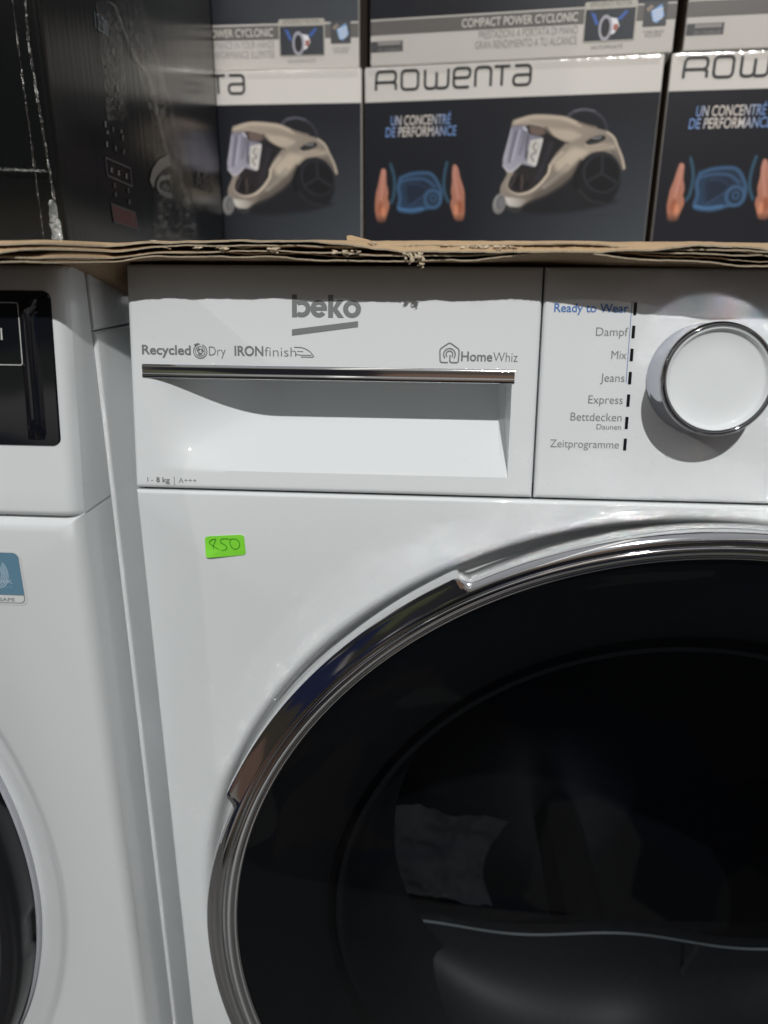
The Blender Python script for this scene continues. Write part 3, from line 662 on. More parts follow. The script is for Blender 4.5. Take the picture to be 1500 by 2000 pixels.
def liner(name, frac, yf, jag, seed, m, thick=.0005, droop=0, wob=.0006):
    rows = [0, .0006, .0013, .0022, .0034, .005, .0075, .011, .016, .025, .045, .1]
    P, Q = [], []
    for r_ in rows:
        for x in cx_:
            f = min(1.0, max(0.0, frac + fn(x, 9, seed + 40) * .10)); zt = interp(TOPS, x); zb = interp(BOTS, x)
            flatz = .0016 + .0078 * frac - .26 * max(0, r_ - .03)
            zf = zb + (zt - zb) * f + fn(x, 55, seed) * wob
            k = exp(-r_ / .016)
            yo = .0055 - .0065 * sstep((x - .17) / .10) - .047 * (1 - sstep((x + .006) / .010))
            fy = yf + yo + fn(x, 16, seed + 3) * jag * 1.3 + fn(x, 120, seed + 9) * jag * .55 + fn(x, 700, seed + 17) * jag * (.16 if frac < .7 else .4)
            zz = zf * k + flatz * (1 - k)
            if droop:
                dr = droop * max(.2, min(1, .85 + 2.0 * fn(x, 7, seed + 23))); zz -= dr * max(0, 1 - r_ / .0075) ** 1.4
            P.append(Vector((x, fy + r_, zz))); Q.append(Vector((x, fy + r_ + (.0002 if r_ == 0 else 0), zz - thick)))
    n = len(cx_); nr = len(rows); vs = P + Q; o = len(P); fs = []
    for j in range(nr - 1):
        for i in range(n - 1):
            a = j * n + i; fs.append((a, a + 1, a + n + 1, a + n)); fs.append((o + a, o + a + n, o + a + n + 1, o + a + 1))
    mb = MB(); mb.add(vs, fs, m); mb.add([*P[:n], *Q[:n]], [(i, n + i, n + i + 1, i + 1) for i in range(n - 1)], 'kraft_pale')
    return mb.build(name, card, KO, smooth=50)
liner('liner', 0.02, -.0128, .0011, 1, 'kraft_brown', .0006)
liner('flute', 0.24, -.0112, .0012, 2, 'kraft_brown', .0004, wob=.0012)
liner('liner', 0.42, -.0132, .0013, 3, 'kraft', .0006, droop=.0016)
liner('flute', 0.60, -.0118, .0016, 4, 'kraft_brown', .0004, wob=.0012)
liner('liner', 0.76, -.0138, .0013, 5, 'kraft', .0006, droop=.0022)
liner('liner', 1.00, -.0148, .0011, 6, 'kraft', .0007, droop=.0052)
def shred(x, y, zz, h, n, seed, spread=.004):
    rnd = random.Random(seed); mb = MB()
    for k in range(n):
        y_ = y + .0055 - .0065 * sstep((x - .17) / .10) - .047 * (1 - sstep((x + .006) / .010)); px_, dx = x + rnd.uniform(-spread, spread), rnd.uniform(-.5, .5); w = rnd.uniform(.0004, .0012); ph = rnd.uniform(0, 6); L_ = h * rnd.uniform(.5, 1); P = []
        for i in range(9):
            t = i / 8; a = px_ + dx * L_ * t + .0009 * sin(ph + t * 7); yy = y_ - .0016 * sin(t * 3) + .0006 * sin(ph + t * 9) - .0004 * k / n; z_ = zz - L_ * t
            P += [(a - w * (1 - .6 * t), yy, z_), (a + w * (1 - .6 * t), yy + .0005, z_ - .0003)]
        mb.add(P, [(2 * i, 2 * i + 1, 2 * i + 3, 2 * i + 2) for i in range(8)], 'kraft_pale')
    return mb.build('torn_shred', card, KO, smooth=60)
shred(.1425, -.0134, .0066, .0062, 11, 3, .0034); shred(.1462, -.0125, .0020, .0034, 3, 13, .0016)
shred(.056, -.0130, .0078, .0028, 4, 5, .002); shred(.079, -.0130, .0076, .003, 5, 6, .003); shred(.047, -.0130, .0082, .003, 3, 7)
shred(.172, -.0130, .0088, .003, 8, 8, .010); shred(.185, -.0130, .0088, .0026, 6, 9, .007); shred(.110, -.0130, .0066, .003, 7, 10, .008)
for i in range(12):
    rr_ = random.Random(50 + i); shred(rr_.uniform(-.06, .31), -.0128 + rr_.uniform(0, .001), rr_.uniform(.0070, .0105), rr_.uniform(.0007, .0017), 2, 60 + i, .0015)
mb = MB(); v = [(.106, .05, .0085), (.121, .052, .0085), (.117, .054, .0122), (.107, .054, .0146), (.105, .052, .0142)]
mb.add(v + [(a, b + .0008, c - .0002) for a, b, c in v], [(0, 1, 2, 3, 4), (9, 8, 7, 6, 5), (0, 5, 6, 1), (4, 9, 5, 0), (3, 8, 9, 4), (2, 7, 8, 3)], 'kraft'); mb.build('lifted_flap', card, KO)

# ------------------------------------------------------------------ vacuum cleaner cartons
BW, BD, BZ, BT = .291, .20, TOPZ, .1881
BH = BT - BZ
def bframe(x, y, z0, yaw): return Frame((x, y, z0), (cos(yaw), sin(yaw), 0), (0, 0, 1))
YC = radians(-8.38)
FC = bframe(.0721, .5, BZ, YC)                     # lower middle carton, used to read the print layout
FU = bframe(.0721 + .006 * cos(YC), .5 + .006 * sin(YC), BT + .0006, YC)
LOC = Frame((0, 0, 0), (1, 0, 0), (0, 0, 1))       # the print in carton coordinates
o1 = .0004
def z1(a, b): return FC.px(720 + a / 3.75, b / 3.75)
def z6(a, b): return FC.px(720 + a / 5.357, 200 + b / 5.357)
def z7(a, b): return FC.px(940 + a / 4.412, 190 + b / 4.412)
def zu(u, v): return FU.px(u, v)
carton = empty('vacuum_cleaner_box', (0, 0, 0))
tag(carton, 'x', 'box', 'vacuum cleaner boxes stacked two high')
mb = MB(); rbox(mb, 0, BW, 0, BD, 0, BH, 'carton_white', .0016, 2)
for s in (0, 1): mb.add([((-.00025 if s == 0 else BW + .00025), y, z_) for y, z_ in ((.002, .002), (BD - .002, .002), (BD - .002, BH - .002), (.002, BH - .002))], [(0, 1, 2, 3) if s else (3, 2, 1, 0)], 'carton_edge')
mb.build('carton', carton, smooth=40)
mb = MB(); tp = [(-.0008, BH - .0085), (-.0009, BH - .004), (-.0009, BH - .0014), (-.0002, BH + .0002), (.0014, BH + .0004), (.006, BH + .0004)]
grid(mb, 120, 6, lambda i, j: (.004 + (BW - .008) * i / 119, tp[j][0] - .0003 * abs(noise.noise(Vector((i * .5, j * .9, 3)))), tp[j][1] - .0001), 'sparkle_tape'); mb.build('edge_sparkle_tape', carton, smooth=40)  # clear strip added to make the carton's top edge sparkle
zb_ = FC.px(1000, 190)[1]; L0 = (zu(900, 30.5)[1] ); Lg = zu(900, 60)[1]; LL = zu(900, 33)[1]
mb = MB()
poly(mb, LOC, [(.0006, L0 + .0012), (BW - .0006, L0 + .0012), (BW - .0006, zb_), (.0006, zb_)], o1, 'carton_dark')
poly(mb, LOC, [(.0006, Lg), (BW - .0006, Lg), (BW - .0006, L0 - .0006), (.0006, L0 - .0006)], o1, 'carton_grey')
mb.build('printed_panel', carton)
# brand lettering drawn with rounded strokes
mb = MB(); base = [z1(50, 672), z1(1185, 612)]; topz = z1(60, 560)[1]; h = topz - base[0][1]
b0 = (base[0][1] + base[1][1]) / 2; h = .0168
def letter(x0, x1, strokes, i):
    xa, xb = z1(x0, 640)[0], z1(x1, 640)[0]
    for k, s in enumerate(strokes): stroke(mb, LOC, dense([(xa + (xb - xa) * a, b0 + h * b) for a, b in s], .0045, 5), .0026, o1 + .00006 * (k + 1), 'brand_ink')
letter(55, 200, [[(0, 0), (0, .55), (.05, 1), (1, 1), (1, .42), (0, .42)], [(.82, .42), (1, .36), (1, 0)]], 0)
letter(242, 362, [[(.5, 1), (1, 1), (1, 0), (0, 0), (0, 1), (.51, 1)]], 1)
letter(412, 582, [[(0, 1), (0, 0), (.5, 0), (.5, .85)], [(.5, .3), (.5, 0), (1, 0), (1, 1)]], 2)
letter(622, 740, [[(0.02, .5), (1, .5), (1, 1), (0, 1), (0, 0), (.96, 0)]], 3)
letter(780, 892, [[(0, 0), (0, 1), (1, 1), (1, 0)]], 4)
letter(915, 1030, [[(0, 1), (1, 1)], [(.5, 1), (.5, 0)]], 5)
letter(1058, 1180, [[(.05, 1), (1, 1), (1, 0), (0, 0), (0, .52), (1, .52)]], 6)
mb.build('brand_lettering', carton)
mb = MB()
t0, t1 = z6(230, 230), z6(858, 190); text(mb, LOC, 'UN CONCENTRÉ', t0[0], t1[0], (z6(230, 255)[1] + z6(858, 215)[1]) / 2, .0088, o1 + .0001, 'slogan', bold=.012, slant=.06)
t0, t1 = z6(178, 350), z6(915, 310); text(mb, LOC, 'DE PERFORMANCE', t0[0], t1[0], (z6(178, 378)[1] + z6(915, 330)[1]) / 2, .0088, o1 + .0001, 'slogan', bold=.012, slant=.06)
mb.build('slogan_lettering', carton)
# photographic prints: fine meshes whose vertex colours hold the printed picture (soft-edged painted layers)
import numpy as np
def printed_mat():
    m = bpy.data.materials.new('photo_print'); m.use_nodes = True; nt = m.node_tree; b = nt.nodes['Principled BSDF']
    at = nt.nodes.new('ShaderNodeAttribute'); at.attribute_name = 'print'; nt.links.new(at.outputs['Color'], b.inputs['Base Color'])
    b.inputs['Roughness'].default_value = .38; b.inputs['Coat Weight'].default_value = .08; b.inputs['Specular IOR Level'].default_value = .35
    return m
M['photo_print'] = printed_mat()
def seg_dist(P, A, B):
    d = B - A; t = np.clip(((P - A) @ d) / max(1e-9, d @ d), 0, 1); return np.hypot(*(P - A - t[:, None] * d).T)
def shape_sdf(P, pts):
    pts = np.array(pts, float); n = len(pts); D = np.full(len(P), 1e9); inside = np.zeros(len(P), bool)
    for i in range(n):
        A, B = pts[i], pts[(i + 1) % n]; D = np.minimum(D, seg_dist(P, A, B))
        c = (A[1] > P[:, 1]) != (B[1] > P[:, 1])
        if A[1] != B[1]: inside ^= c & (P[:, 0] < (B[0] - A[0]) * (P[:, 1] - A[1]) / (B[1] - A[1]) + A[0])
    return np.where(inside, D, -D)
def ell(cx, cy, rx, ry, rot=0, n=36):
    c_, s_ = cos(radians(rot)), sin(radians(rot)); return [(cx + rx * cos(t) * c_ - ry * sin(t) * s_, cy + rx * cos(t) * s_ + ry * sin(t) * c_) for t in [2 * pi * i / n for i in range(n)]]
def raster(name, zf, x0, y0, x1, y1, nx, ny, layers, off=.0006):
    gx, gy = np.meshgrid(np.linspace(x0, x1, nx), np.linspace(y0, y1, ny)); P = np.stack([gx.ravel(), gy.ravel()], 1)
    c00, c10, c01, c11 = [np.array(zf(*q)) for q in ((x0, y0), (x1, y0), (x0, y1), (x1, y1))]
    loc = np.array([zf(*p) for p in P])
    t = np.clip((loc[:, 0] - .10) / .20, 0, 1) * np.clip((.17 - loc[:, 1]) / .12, 0, 1)
    C = np.array((.0125, .0135, .019)) * (1 - t[:, None]) + np.array((.062, .070, .080)) * t[:, None]
    for kind, pts, col, soft, al, *ex in layers:
        if kind == 'P': sd = shape_sdf(P, dense(list(pts) + [pts[0]], 30, 4)[:-1])
        elif kind == 'E': sd = shape_sdf(P, pts)
        else:
            q = [np.array(v, float) for v in dense(pts, 60, 5)]; sd = np.full(len(P), 1e9)
            for A, B in zip(q[:-1], q[1:]): sd = np.minimum(sd, seg_dist(P, A, B))
            sd = ex[0] / 2 - sd
        cv = np.clip((sd + soft / 2) / soft, 0, 1); cv = cv * cv * (3 - 2 * cv) * al
        if kind != 'S' and ex: cv = cv * np.clip((ex[0] - P[:, 1]) / ex[1], 0, 1)       # fades out downwards
        if len(col) == 4:
            (ax, ay), ca, (bx_, by_), cb = col; d = np.array((bx_ - ax, by_ - ay)); u = np.clip(((P - (ax, ay)) @ d) / (d @ d), 0, 1)[:, None]
            K = (np.array(seen(*ca)) * (1 - u) + np.array(seen(*cb)) * u) * .9
        else: K = np.array(seen(*col))
        C = C * (1 - cv[:, None]) + K * cv[:, None]
    mb = MB(); vs = [LOC.p(a, b, off) for a, b in loc]
    mb.add(vs, [(j * nx + i, (j + 1) * nx + i, (j + 1) * nx + i + 1, j * nx + i + 1) for j in range(ny - 1) for i in range(nx - 1)], 'photo_print')
    o = mb.build(name, carton); at = o.data.color_attributes.new('print', 'FLOAT_COLOR', 'POINT')
    at.data.foreach_set('color', np.concatenate([C, np.ones((len(C), 1))], 1).ravel().astype(np.float32)); return o
out = [(335, 790), (430, 750), (560, 735), (650, 740), (705, 800), (770, 940), (725, 1085), (620, 1100), (480, 1150), (300, 1130), (335, 1000), (305, 900)]
raster('outline_picture', z6, 222, 600, 848, 1220, 110, 110, [
    ('P', out, ((330, 1100), (42, 64, 88), (700, 760), (38, 50, 66)), 30, .9), ('P', [(400, 850), (600, 830), (640, 900), (560, 1020), (420, 1080), (390, 960)], (30, 38, 52), 60, .9),
    ('S', out + [out[0]], (62, 92, 124), 30, .75, 32), ('S', [(345, 830), (440, 800), (600, 800), (690, 880)], (60, 86, 116), 26, .7, 26), ('S', [(420, 1090), (560, 990), (640, 920)], (62, 78, 108), 20, .6, 16), ('S', [(430, 860), (520, 850), (600, 900)], (48, 60, 82), 24, .6, 22),
    ('E', ell(672, 1012, 98, 108), (60, 88, 118), 26, .75), ('E', ell(672, 1012, 62, 72), (30, 40, 54), 22, .95), ('E', ell(675, 1005, 36, 44), (58, 86, 116), 20, .8), ('E', ell(675, 1005, 20, 26), (32, 42, 56), 14, .9),
    ('S', [(320, 1110), (420, 1130), (560, 1110)], (72, 108, 146), 26, .8, 26), ('S', [(225, 640), (262, 740), (278, 860), (258, 1010), (235, 1050)], (56, 88, 108), 26, .75, 26), ('S', [(820, 630), (795, 740), (785, 860), (798, 960), (835, 1040)], (56, 88, 108), 26, .75, 26)])
for bx0, bx1, hand, hi, folds, pads in (
        (40, 222, [(138, 700), (160, 690), (182, 715), (186, 860), (200, 900), (206, 960), (196, 1000), (216, 1050), (220, 1090), (190, 1180), (172, 1260), (90, 1260), (66, 1110), (78, 950), (104, 860), (118, 780)], [(158, 720), (150, 860), (130, 1010)], [[(170, 760), (168, 900), (160, 1010)], [(178, 920), (150, 1010)], [(110, 880), (100, 1000)], [(196, 1002), (170, 1060)]], (125, 1110)),
        (848, 1030, [(884, 658), (912, 648), (938, 690), (958, 790), (990, 880), (1004, 950), (1004, 1150), (990, 1240), (905, 1240), (855, 1080), (862, 1030), (876, 1000), (862, 940), (868, 880), (876, 820), (872, 740)], [(905, 700), (915, 850), (940, 1000)], [[(912, 700), (930, 840), (960, 980)], [(872, 930), (905, 1010)], [(950, 860), (970, 980)], [(878, 1002), (905, 1060)]], (955, 1090))):
    raster('hand_picture', z6, bx0, 620, bx1, 1300, 46, 150, [
        ('P', hand, ((hand[0][0], 700), (176, 122, 106), (hand[0][0], 1200), (164, 108, 84)), 18, 1, 1275, 110), ('S', hi, (190, 140, 122), 40, .7, 22), ('S', [(a + (8 if bx0 > 500 else -8), b + 20) for a, b in hi], (166, 98, 80), 26, .35, 10),
        ('E', ell(pads[0], pads[1], 30, 62), (142, 78, 50), 50, .8, 1240, 60), ('E', ell(pads[0] + (30 if bx0 < 500 else -40), pads[1] + 40, 22, 60), (206, 136, 104), 40, .7, 1240, 80)] + [('S', f, (146, 88, 70), 9, .7, 5) for f in folds])
raster('product_picture', z7, 70, 70, 1290, 1020, 230, 180, [
    ('P', [(260, 960), (420, 880), (560, 830), (800, 640), (900, 560), (1000, 800), (1180, 900), (900, 975), (700, 1000), (430, 1005)], (27, 27, 30), 60, .9),
    ('S', [(735, 178), (790, 125), (890, 102), (1000, 132), (1066, 205), (1082, 280)], ((735, 178), (70, 70, 78), (1080, 280), (52, 52, 60)), 16, 1, 26), ('S', [(800, 118), (890, 98), (980, 118)], (106, 106, 114), 12, .8, 8),
    ('P', [(785, 190), (850, 145), (950, 138), (1040, 185), (1068, 275), (960, 275), (860, 228)], (27, 27, 31), 14, 1),
    ('P', [(265, 225), (300, 195), (400, 160), (470, 148), (720, 165), (800, 195), (900, 245), (1080, 290), (1140, 325), (1172, 385), (1168, 435), (1212, 505), (1242, 600), (1222, 645), (1195, 570), (1130, 490), (1050, 465), (965, 485), (870, 560), (800, 660), (700, 750), (560, 835), (420, 890), (330, 950), (215, 930), (160, 850), (165, 770), (230, 655), (185, 590), (190, 520), (265, 260)],
        ((520, 170), (164, 151, 137), (880, 760), (112, 103, 95)), 14, 1),
    ('S', [(290, 212), (420, 172), (560, 165), (720, 182), (850, 240)], (186, 172, 154), 36, .8, 26), ('P', [(420, 190), (700, 215), (860, 262), (1000, 300), (860, 300), (640, 255), (440, 222)], (138, 126, 113), 50, .55),
    ('S', [(840, 222), (920, 245), (990, 262)], (112, 101, 93), 14, .9, 20), ('P', [(590, 270), (780, 285), (870, 330), (770, 380), (690, 372), (610, 335)], (176, 163, 147), 50, .8),
    ('S', [(555, 262), (610, 335), (690, 385), (745, 395)], (62, 55, 52), 20, .9, 16), ('P', [(620, 560), (790, 430), (880, 440), (940, 470), (850, 545), (740, 640), (650, 640)], (182, 169, 151), 70, .85),
    ('P', [(880, 440), (900, 390), (1080, 400), (1150, 400), (1160, 440), (1050, 452), (950, 470)], (172, 159, 143), 40, .7), ('P', [(420, 895), (560, 840), (700, 755), (800, 665), (880, 560), (850, 530), (740, 650), (620, 745), (450, 835)], (84, 77, 71), 60, .85),
    ('S', [(330, 955), (420, 905), (560, 848), (700, 760), (800, 668), (870, 572), (960, 497), (1050, 477)], (52, 48, 46), 24, .9, 18),
    ('S', [(540, 775), (650, 685), (750, 585)], (152, 143, 133), 26, .55, 34), ('S', [(560, 745), (660, 655), (740, 575)], (104, 97, 90), 12, .7, 8), ('S', [(590, 750), (690, 655), (760, 590)], (108, 100, 93), 12, .6, 6),
    ('S', [(1085, 302), (1145, 345), (1172, 420), (1215, 520), (1230, 610)], (188, 175, 157), 18, .9, 16), ('S', [(1130, 470), (1180, 530), (1205, 600)], (92, 85, 79), 18, .8, 18), ('S', [(880, 430), (960, 438), (1080, 420), (1150, 400)], (118, 108, 98), 16, .6, 10),
    ('P', [(893, 388), (960, 340), (1060, 325), (1078, 358), (1000, 402), (918, 414)], (30, 32, 33), 16, 1), ('S', [(958, 350), (1000, 356), (1030, 345)], (128, 126, 128), 16, .9, 14), ('S', [(930, 396), (990, 390), (1040, 374)], (62, 66, 66), 12, .9, 8),
    ('P', [(410, 235), (540, 262), (600, 330), (735, 392), (640, 490), (585, 580), (582, 640), (500, 740), (400, 815), (300, 832), (215, 790), (240, 710), (290, 640), (260, 560), (300, 300)], ((300, 800), (46, 41, 42), (640, 380), (33, 31, 33)), 14, 1),
    ('P', [(415, 240), (540, 268), (560, 310), (500, 335), (420, 318)], (104, 89, 82), 30, .95), ('S', [(560, 330), (520, 350), (470, 340)], (30, 28, 30), 14, .8, 16), ('S', [(600, 400), (570, 520), (480, 700)], (52, 49, 56), 44, .7, 40), ('S', [(640, 420), (560, 570)], (28, 26, 28), 20, .8, 18),
    ('E', ell(335, 740, 74, 66), (25, 23, 26), 40, .9), ('S', [(352, 680), (346, 790)], (82, 70, 66), 22, .8, 20), ('S', [(400, 690), (330, 800)], (60, 53, 52), 18, .6, 14), ('S', [(300, 660), (270, 740), (240, 780)], (84, 76, 74), 16, .7, 12),
    ('P', [(262, 255), (385, 240), (405, 320), (540, 345), (465, 605), (335, 570), (295, 625), (238, 657), (186, 592), (190, 525)], ((220, 580), (160, 157, 170), (420, 290), (122, 120, 134)), 12, 1),
    ('S', [(300, 300), (262, 450), (238, 560)], (92, 90, 102), 12, .9, 18), ('S', [(335, 280), (305, 400), (270, 540)], (176, 174, 188), 12, .8, 12), ('S', [(380, 300), (360, 400), (330, 490)], (104, 102, 114), 14, .8, 20), ('S', [(262, 275), (225, 440), (198, 540)], (178, 176, 188), 12, .8, 10), ('S', [(365, 262), (390, 285)], (196, 196, 206), 16, .9, 16),
    ('S', [(262, 250), (330, 240), (400, 240)], (112, 102, 96), 12, .9, 10), ('S', [(190, 590), (236, 650), (292, 622), (338, 572)], (186, 182, 184), 12, .9, 12), ('S', [(405, 330), (390, 420), (380, 520)], (70, 66, 74), 16, .8, 18),
    ('P', [(425, 372), (535, 350), (470, 602), (385, 562)], (186, 182, 176), 18, 1), ('S', [(470, 392), (440, 430), (480, 470), (420, 500), (450, 550)], (110, 102, 98), 12, .9, 14), ('S', [(520, 362), (460, 590)], (206, 202, 198), 12, .9, 12), ('S', [(400, 470), (390, 540)], (84, 80, 86), 12, .9, 16), ('S', [(500, 400), (470, 500)], (150, 144, 138), 12, .8, 12),
    ('S', [(236, 700), (212, 785), (300, 842), (420, 822), (515, 745), (585, 650), (592, 585)], ((220, 720), (150, 139, 128), (420, 830), (204, 190, 170)), 10, 1, 17), ('S', [(580, 640), (605, 560), (700, 470)], (196, 182, 164), 14, .8, 12),
    ('P', [(200, 860), (330, 872), (400, 885), (330, 948), (230, 940)], ((220, 890), (206, 202, 194), (400, 900), (136, 126, 116)), 24, .95), ('S', [(230, 955), (300, 985), (340, 960)], (60, 57, 55), 24, .8, 24),
    ('E', ell(155, 920, 54, 88, 12), ((120, 850), (150, 148, 146), (190, 1000), (112, 110, 108)), 12, 1), ('E', ell(166, 902, 33, 60, 12), (92, 90, 92), 12, 1), ('E', ell(170, 905, 20, 44, 12), (118, 116, 118), 14, .8),
    ('E', ell(1005, 705, 195, 236, 8), (25, 25, 28), 24, 1), ('E', ell(1040, 655, 165, 170, 6), (44, 44, 48), 20, .9), ('E', ell(1044, 655, 150, 156, 6), (21, 21, 24), 16, 1)] +
    [('S', [(1040, 655), (1040 + 135 * cos(radians(a)), 655 - 140 * sin(radians(a)))], (41, 41, 45), 18, .9, 22) for a in (88, 208, 328)] + [('S', [(845, 800), (930, 900), (1050, 915)], (46, 45, 47), 30, .7, 26), ('S', [(860, 560), (800, 680), (815, 780)], (16, 16, 18), 30, .8, 34)])
# strip of small pictures and lines along the foot of the carton
def PU(mb, pts, k, m): poly(mb, LOC, [zu(*p) for p in pts], o1 + .0001 * k, m)
mb = MB()
t0 = zu(902, 53); t1 = zu(1128, 42); text(mb, LOC, 'COMPACT POWER CYCLONIC', t0[0], t1[0], (t0[1] + t1[1]) / 2, .0070, o1 + .0001, 'print_text_white', bold=.012)
mb.build('strip_title', carton)
mb = MB(); a0, b0_ = zu(725, 103); a1, b1_ = zu(787, 79)
poly(mb, LOC, [(.0010, b0_), (a1, b0_), (a1, b1_), (.0010, b1_)], o1 + .0001, 'carton_dark_grey')
zc_ = (b0_ + b1_) / 2
poly(mb, LOC, [(.008, zc_ + .001), (a1 - .002, zc_ + .001), (a1 - .002, zc_ + .0042), (.008, zc_ + .0042)], o1 + .0002, 'print_text_grey')
text(mb, LOC, 'DE L\'ENERGIE', .008, a1 - .002, zc_ - .0045, .003, o1 + .0002, 'print_text_grey')
mb.build('energy_badge', carton)
mb = MB(); fx0, fx1 = zu(1143, 40)[0], zu(1240, 40)[0]; fz0, fz1, fzt = zu(1190, 79)[1], zu(1190, 17)[1], zu(1190, 2)[1]
poly(mb, LOC, rrect(fx0 - .0012, fz0 - .0012, fx1 + .0012, fzt, .002), o1 + .0001, 'carton_silver')
poly(mb, LOC, [(fx0, fz0), (fx1, fz0), (fx1, fz1), (fx0, fz1)], o1 + .0002, 'carton_dark')
text(mb, LOC, 'EFFICIENCY MOTOR', fx0 + .004, fx1 - .004, fz1 + .002, .0035, o1 + .0002, 'carton_grey')
def lerp(a, b, t): return a + (b - a) * t
def F_(s, t): return lerp(fx0, fx1, s), lerp(fz0, fz1, t)
poly(mb, LOC, [F_(.10, .92), F_(.2, .85), F_(.28, .52), F_(.22, .50)], o1 + .0003, 'p_blue_ray'); poly(mb, LOC, [F_(.72, .62), F_(.86, .88), F_(.80, .92), F_(.64, .66)], o1 + .0003, 'p_blue_ray')
poly(mb, LOC, [F_(.5, .72), F_(.64, .68), F_(.70, .45), F_(.60, .2), F_(.42, .16), F_(.38, .5)], o1 + .00035, 'p_steel_light')
ex_, ez_ = F_(.42, .40); ring2(mb, LOC, ex_, ez_, .0062, .0040, o1 + .00045, 'p_steel', 0, 360, 30, .0108, .0078); ring2(mb, LOC, ex_, ez_, .0040, .0001, o1 + .0004, 'p_hub', 0, 360, 24, .0078, .0001)
poly(mb, LOC, [F_(.58, .5), F_(.68, .5), F_(.66, .3), F_(.58, .32)], o1 + .0004, 'p_red_bit')
text(mb, LOC, 'HAUTE EFFICACITÉ', lerp(fx0, fx1, .16), lerp(fx0, fx1, .80), fz0 - .0066, .0028, o1 + .0002, 'print_text_grey')
mb.build('motor_picture', carton)
mb = MB(); gx0, gx1 = zu(1256, 40)[0], zu(1301, 40)[0]; gz0, gz1 = zu(1280, 51)[1], zu(1280, 4)[1]
poly(mb, LOC, [(gx0, gz0), (gx1, gz0), (gx1, gz1), (gx0, gz1)], o1 + .0002, 'carton_dark_grey')
def G_(s, t): return lerp(gx0, gx1, s), lerp(gz0, gz1, t)
poly(mb, LOC, [G_(.3, .62), G_(.75, .9), G_(.9, .4), G_(.6, .12), G_(.42, .2)], o1 + .0003, 'p_sky_blue')
for k in range(4): stroke(mb, LOC, [G_(.36 + .03 * k, .6 - .12 * k), G_(.82, .72 - .13 * k)], .0011, o1 + .0004, 'p_steel_light')
poly(mb, LOC, [G_(.08, .72), G_(.3, .9), G_(.42, .8), G_(.2, .6)], o1 + .0003, 'p_beige_shade')
text(mb, LOC, 'TURBO BRUSH', gx0 + .001, gx1 - .001, gz0 - .0055, .0022, o1 + .0002, 'print_text_grey'); text(mb, LOC, 'INCLUDED', gx0 + .003, gx1 - .003, gz0 - .0085, .0022, o1 + .0002, 'print_text_grey')
mb.build('brush_picture', carton)
def strap(l1, u1, l2, u2):
    mb = MB()
    t0 = zu(u1, 76); t1 = zu(1128, 66.5); text(mb, LOC, l1, t0[0], t1[0], (zu(935, 75.5)[1] + zu(1128, 66.5)[1]) / 2, .0066, o1 + .0001, 'print_text_grey', bold=-.004)
    t0 = zu(u2, 96); text(mb, LOC, l2, t0[0], t1[0], (zu(928, 96)[1] + zu(1128, 86.5)[1]) / 2, .0066, o1 + .0001, 'print_text_grey', bold=-.004)
    o = mb.build('strip_lines', carton); return o
strapA = strap('PRESTAZIONI A PORTATA DI MANO', 935, 'GRAN RENDIMIENTO A TU ALCANCE', 928)
strapB = strap('PERFORMANCE IN YOUR HANDS', 960, 'LA PERFORMANCE ILLIMITÉE', 966)
strapB.parent = None
parts = [c for c in carton.children]
def place(x, y, z_, yaw, label, en=False, first=False):
    if first: r_ = carton
    else:
        r_ = carton.copy(); COL.objects.link(r_)
        for c in parts:
            c2 = (strapB if (en and c is strapA) else c).copy(); COL.objects.link(c2); c2.parent = r_
    r_.location = (x, y, z_); r_.rotation_euler = (0, 0, yaw); r_['label'] = label
    return r_
YL, YR = radians(-2.62), radians(-6.6)
place(.0721, .5, BZ, YC, 'middle vacuum cleaner box of lower row, showing its whole brand name, hands and grey vacuum', first=True)
place(.0689 - BW * cos(YL), .5 - BW * sin(YL), BZ, YL, 'lower row vacuum cleaner box half hidden behind the black film-wrapped box')
place(.3664, .4572, BZ, YR, 'lower row vacuum cleaner box cut off by the right edge of the photo')
dz = BH + .0006
place(.0721 + .006 * cos(YC), .5 + .006 * sin(YC), BZ + dz, YC, 'middle vacuum cleaner box of upper row with Italian and Spanish text on its white foot')
place(.0665 - BW * cos(YL), .503 - BW * sin(YL), BZ + dz, YL, 'upper row vacuum cleaner box with English text next to the black film-wrapped box', en=True)
place(.3745, .4530, BZ + dz, YR, 'upper row vacuum cleaner box at the right edge showing only its dark badge')
bpy.data.objects.remove(strapB)

# ------------------------------------------------------------------ black film-wrapped box
GX, GY0, GY1, GT = -.080, .1235, .488, .40
GO = (-.27, .30, TOPZ)
black = empty('microwave_box', GO)
tag(black, 'tall glossy black carton wrapped in clear film and tape, at the left', 'box')
mb = MB(); rbox(mb, -.46, GX, GY0, GY1, TOPZ, GT, 'film_black', .004, 3); mb.build('carton', black, GO, smooth=40)
GF = Frame((GX + .0006, 0, 0), (0, 1, 0), (0, 0, 1))               # right side: a runs away from the viewer
def gp(mb, pts, off, m): poly(mb, GF, [GF.px(*p) for p in pts], off, m)
mb = MB()
for i, s in enumerate(('12', ':', '30')):
    pass
a0, b0_ = GF.px(187, 56); a1, b1_ = GF.px(210, 55); tt = GF.px(187, 24)[1]
text(mb, GF, '12:30', a0, a1, b0_, tt - b0_, .0002, 'icon_blue', bold=-.01); mb.build('clock_lettering', black, GO); mb = MB()
rr_ = random.Random(4)
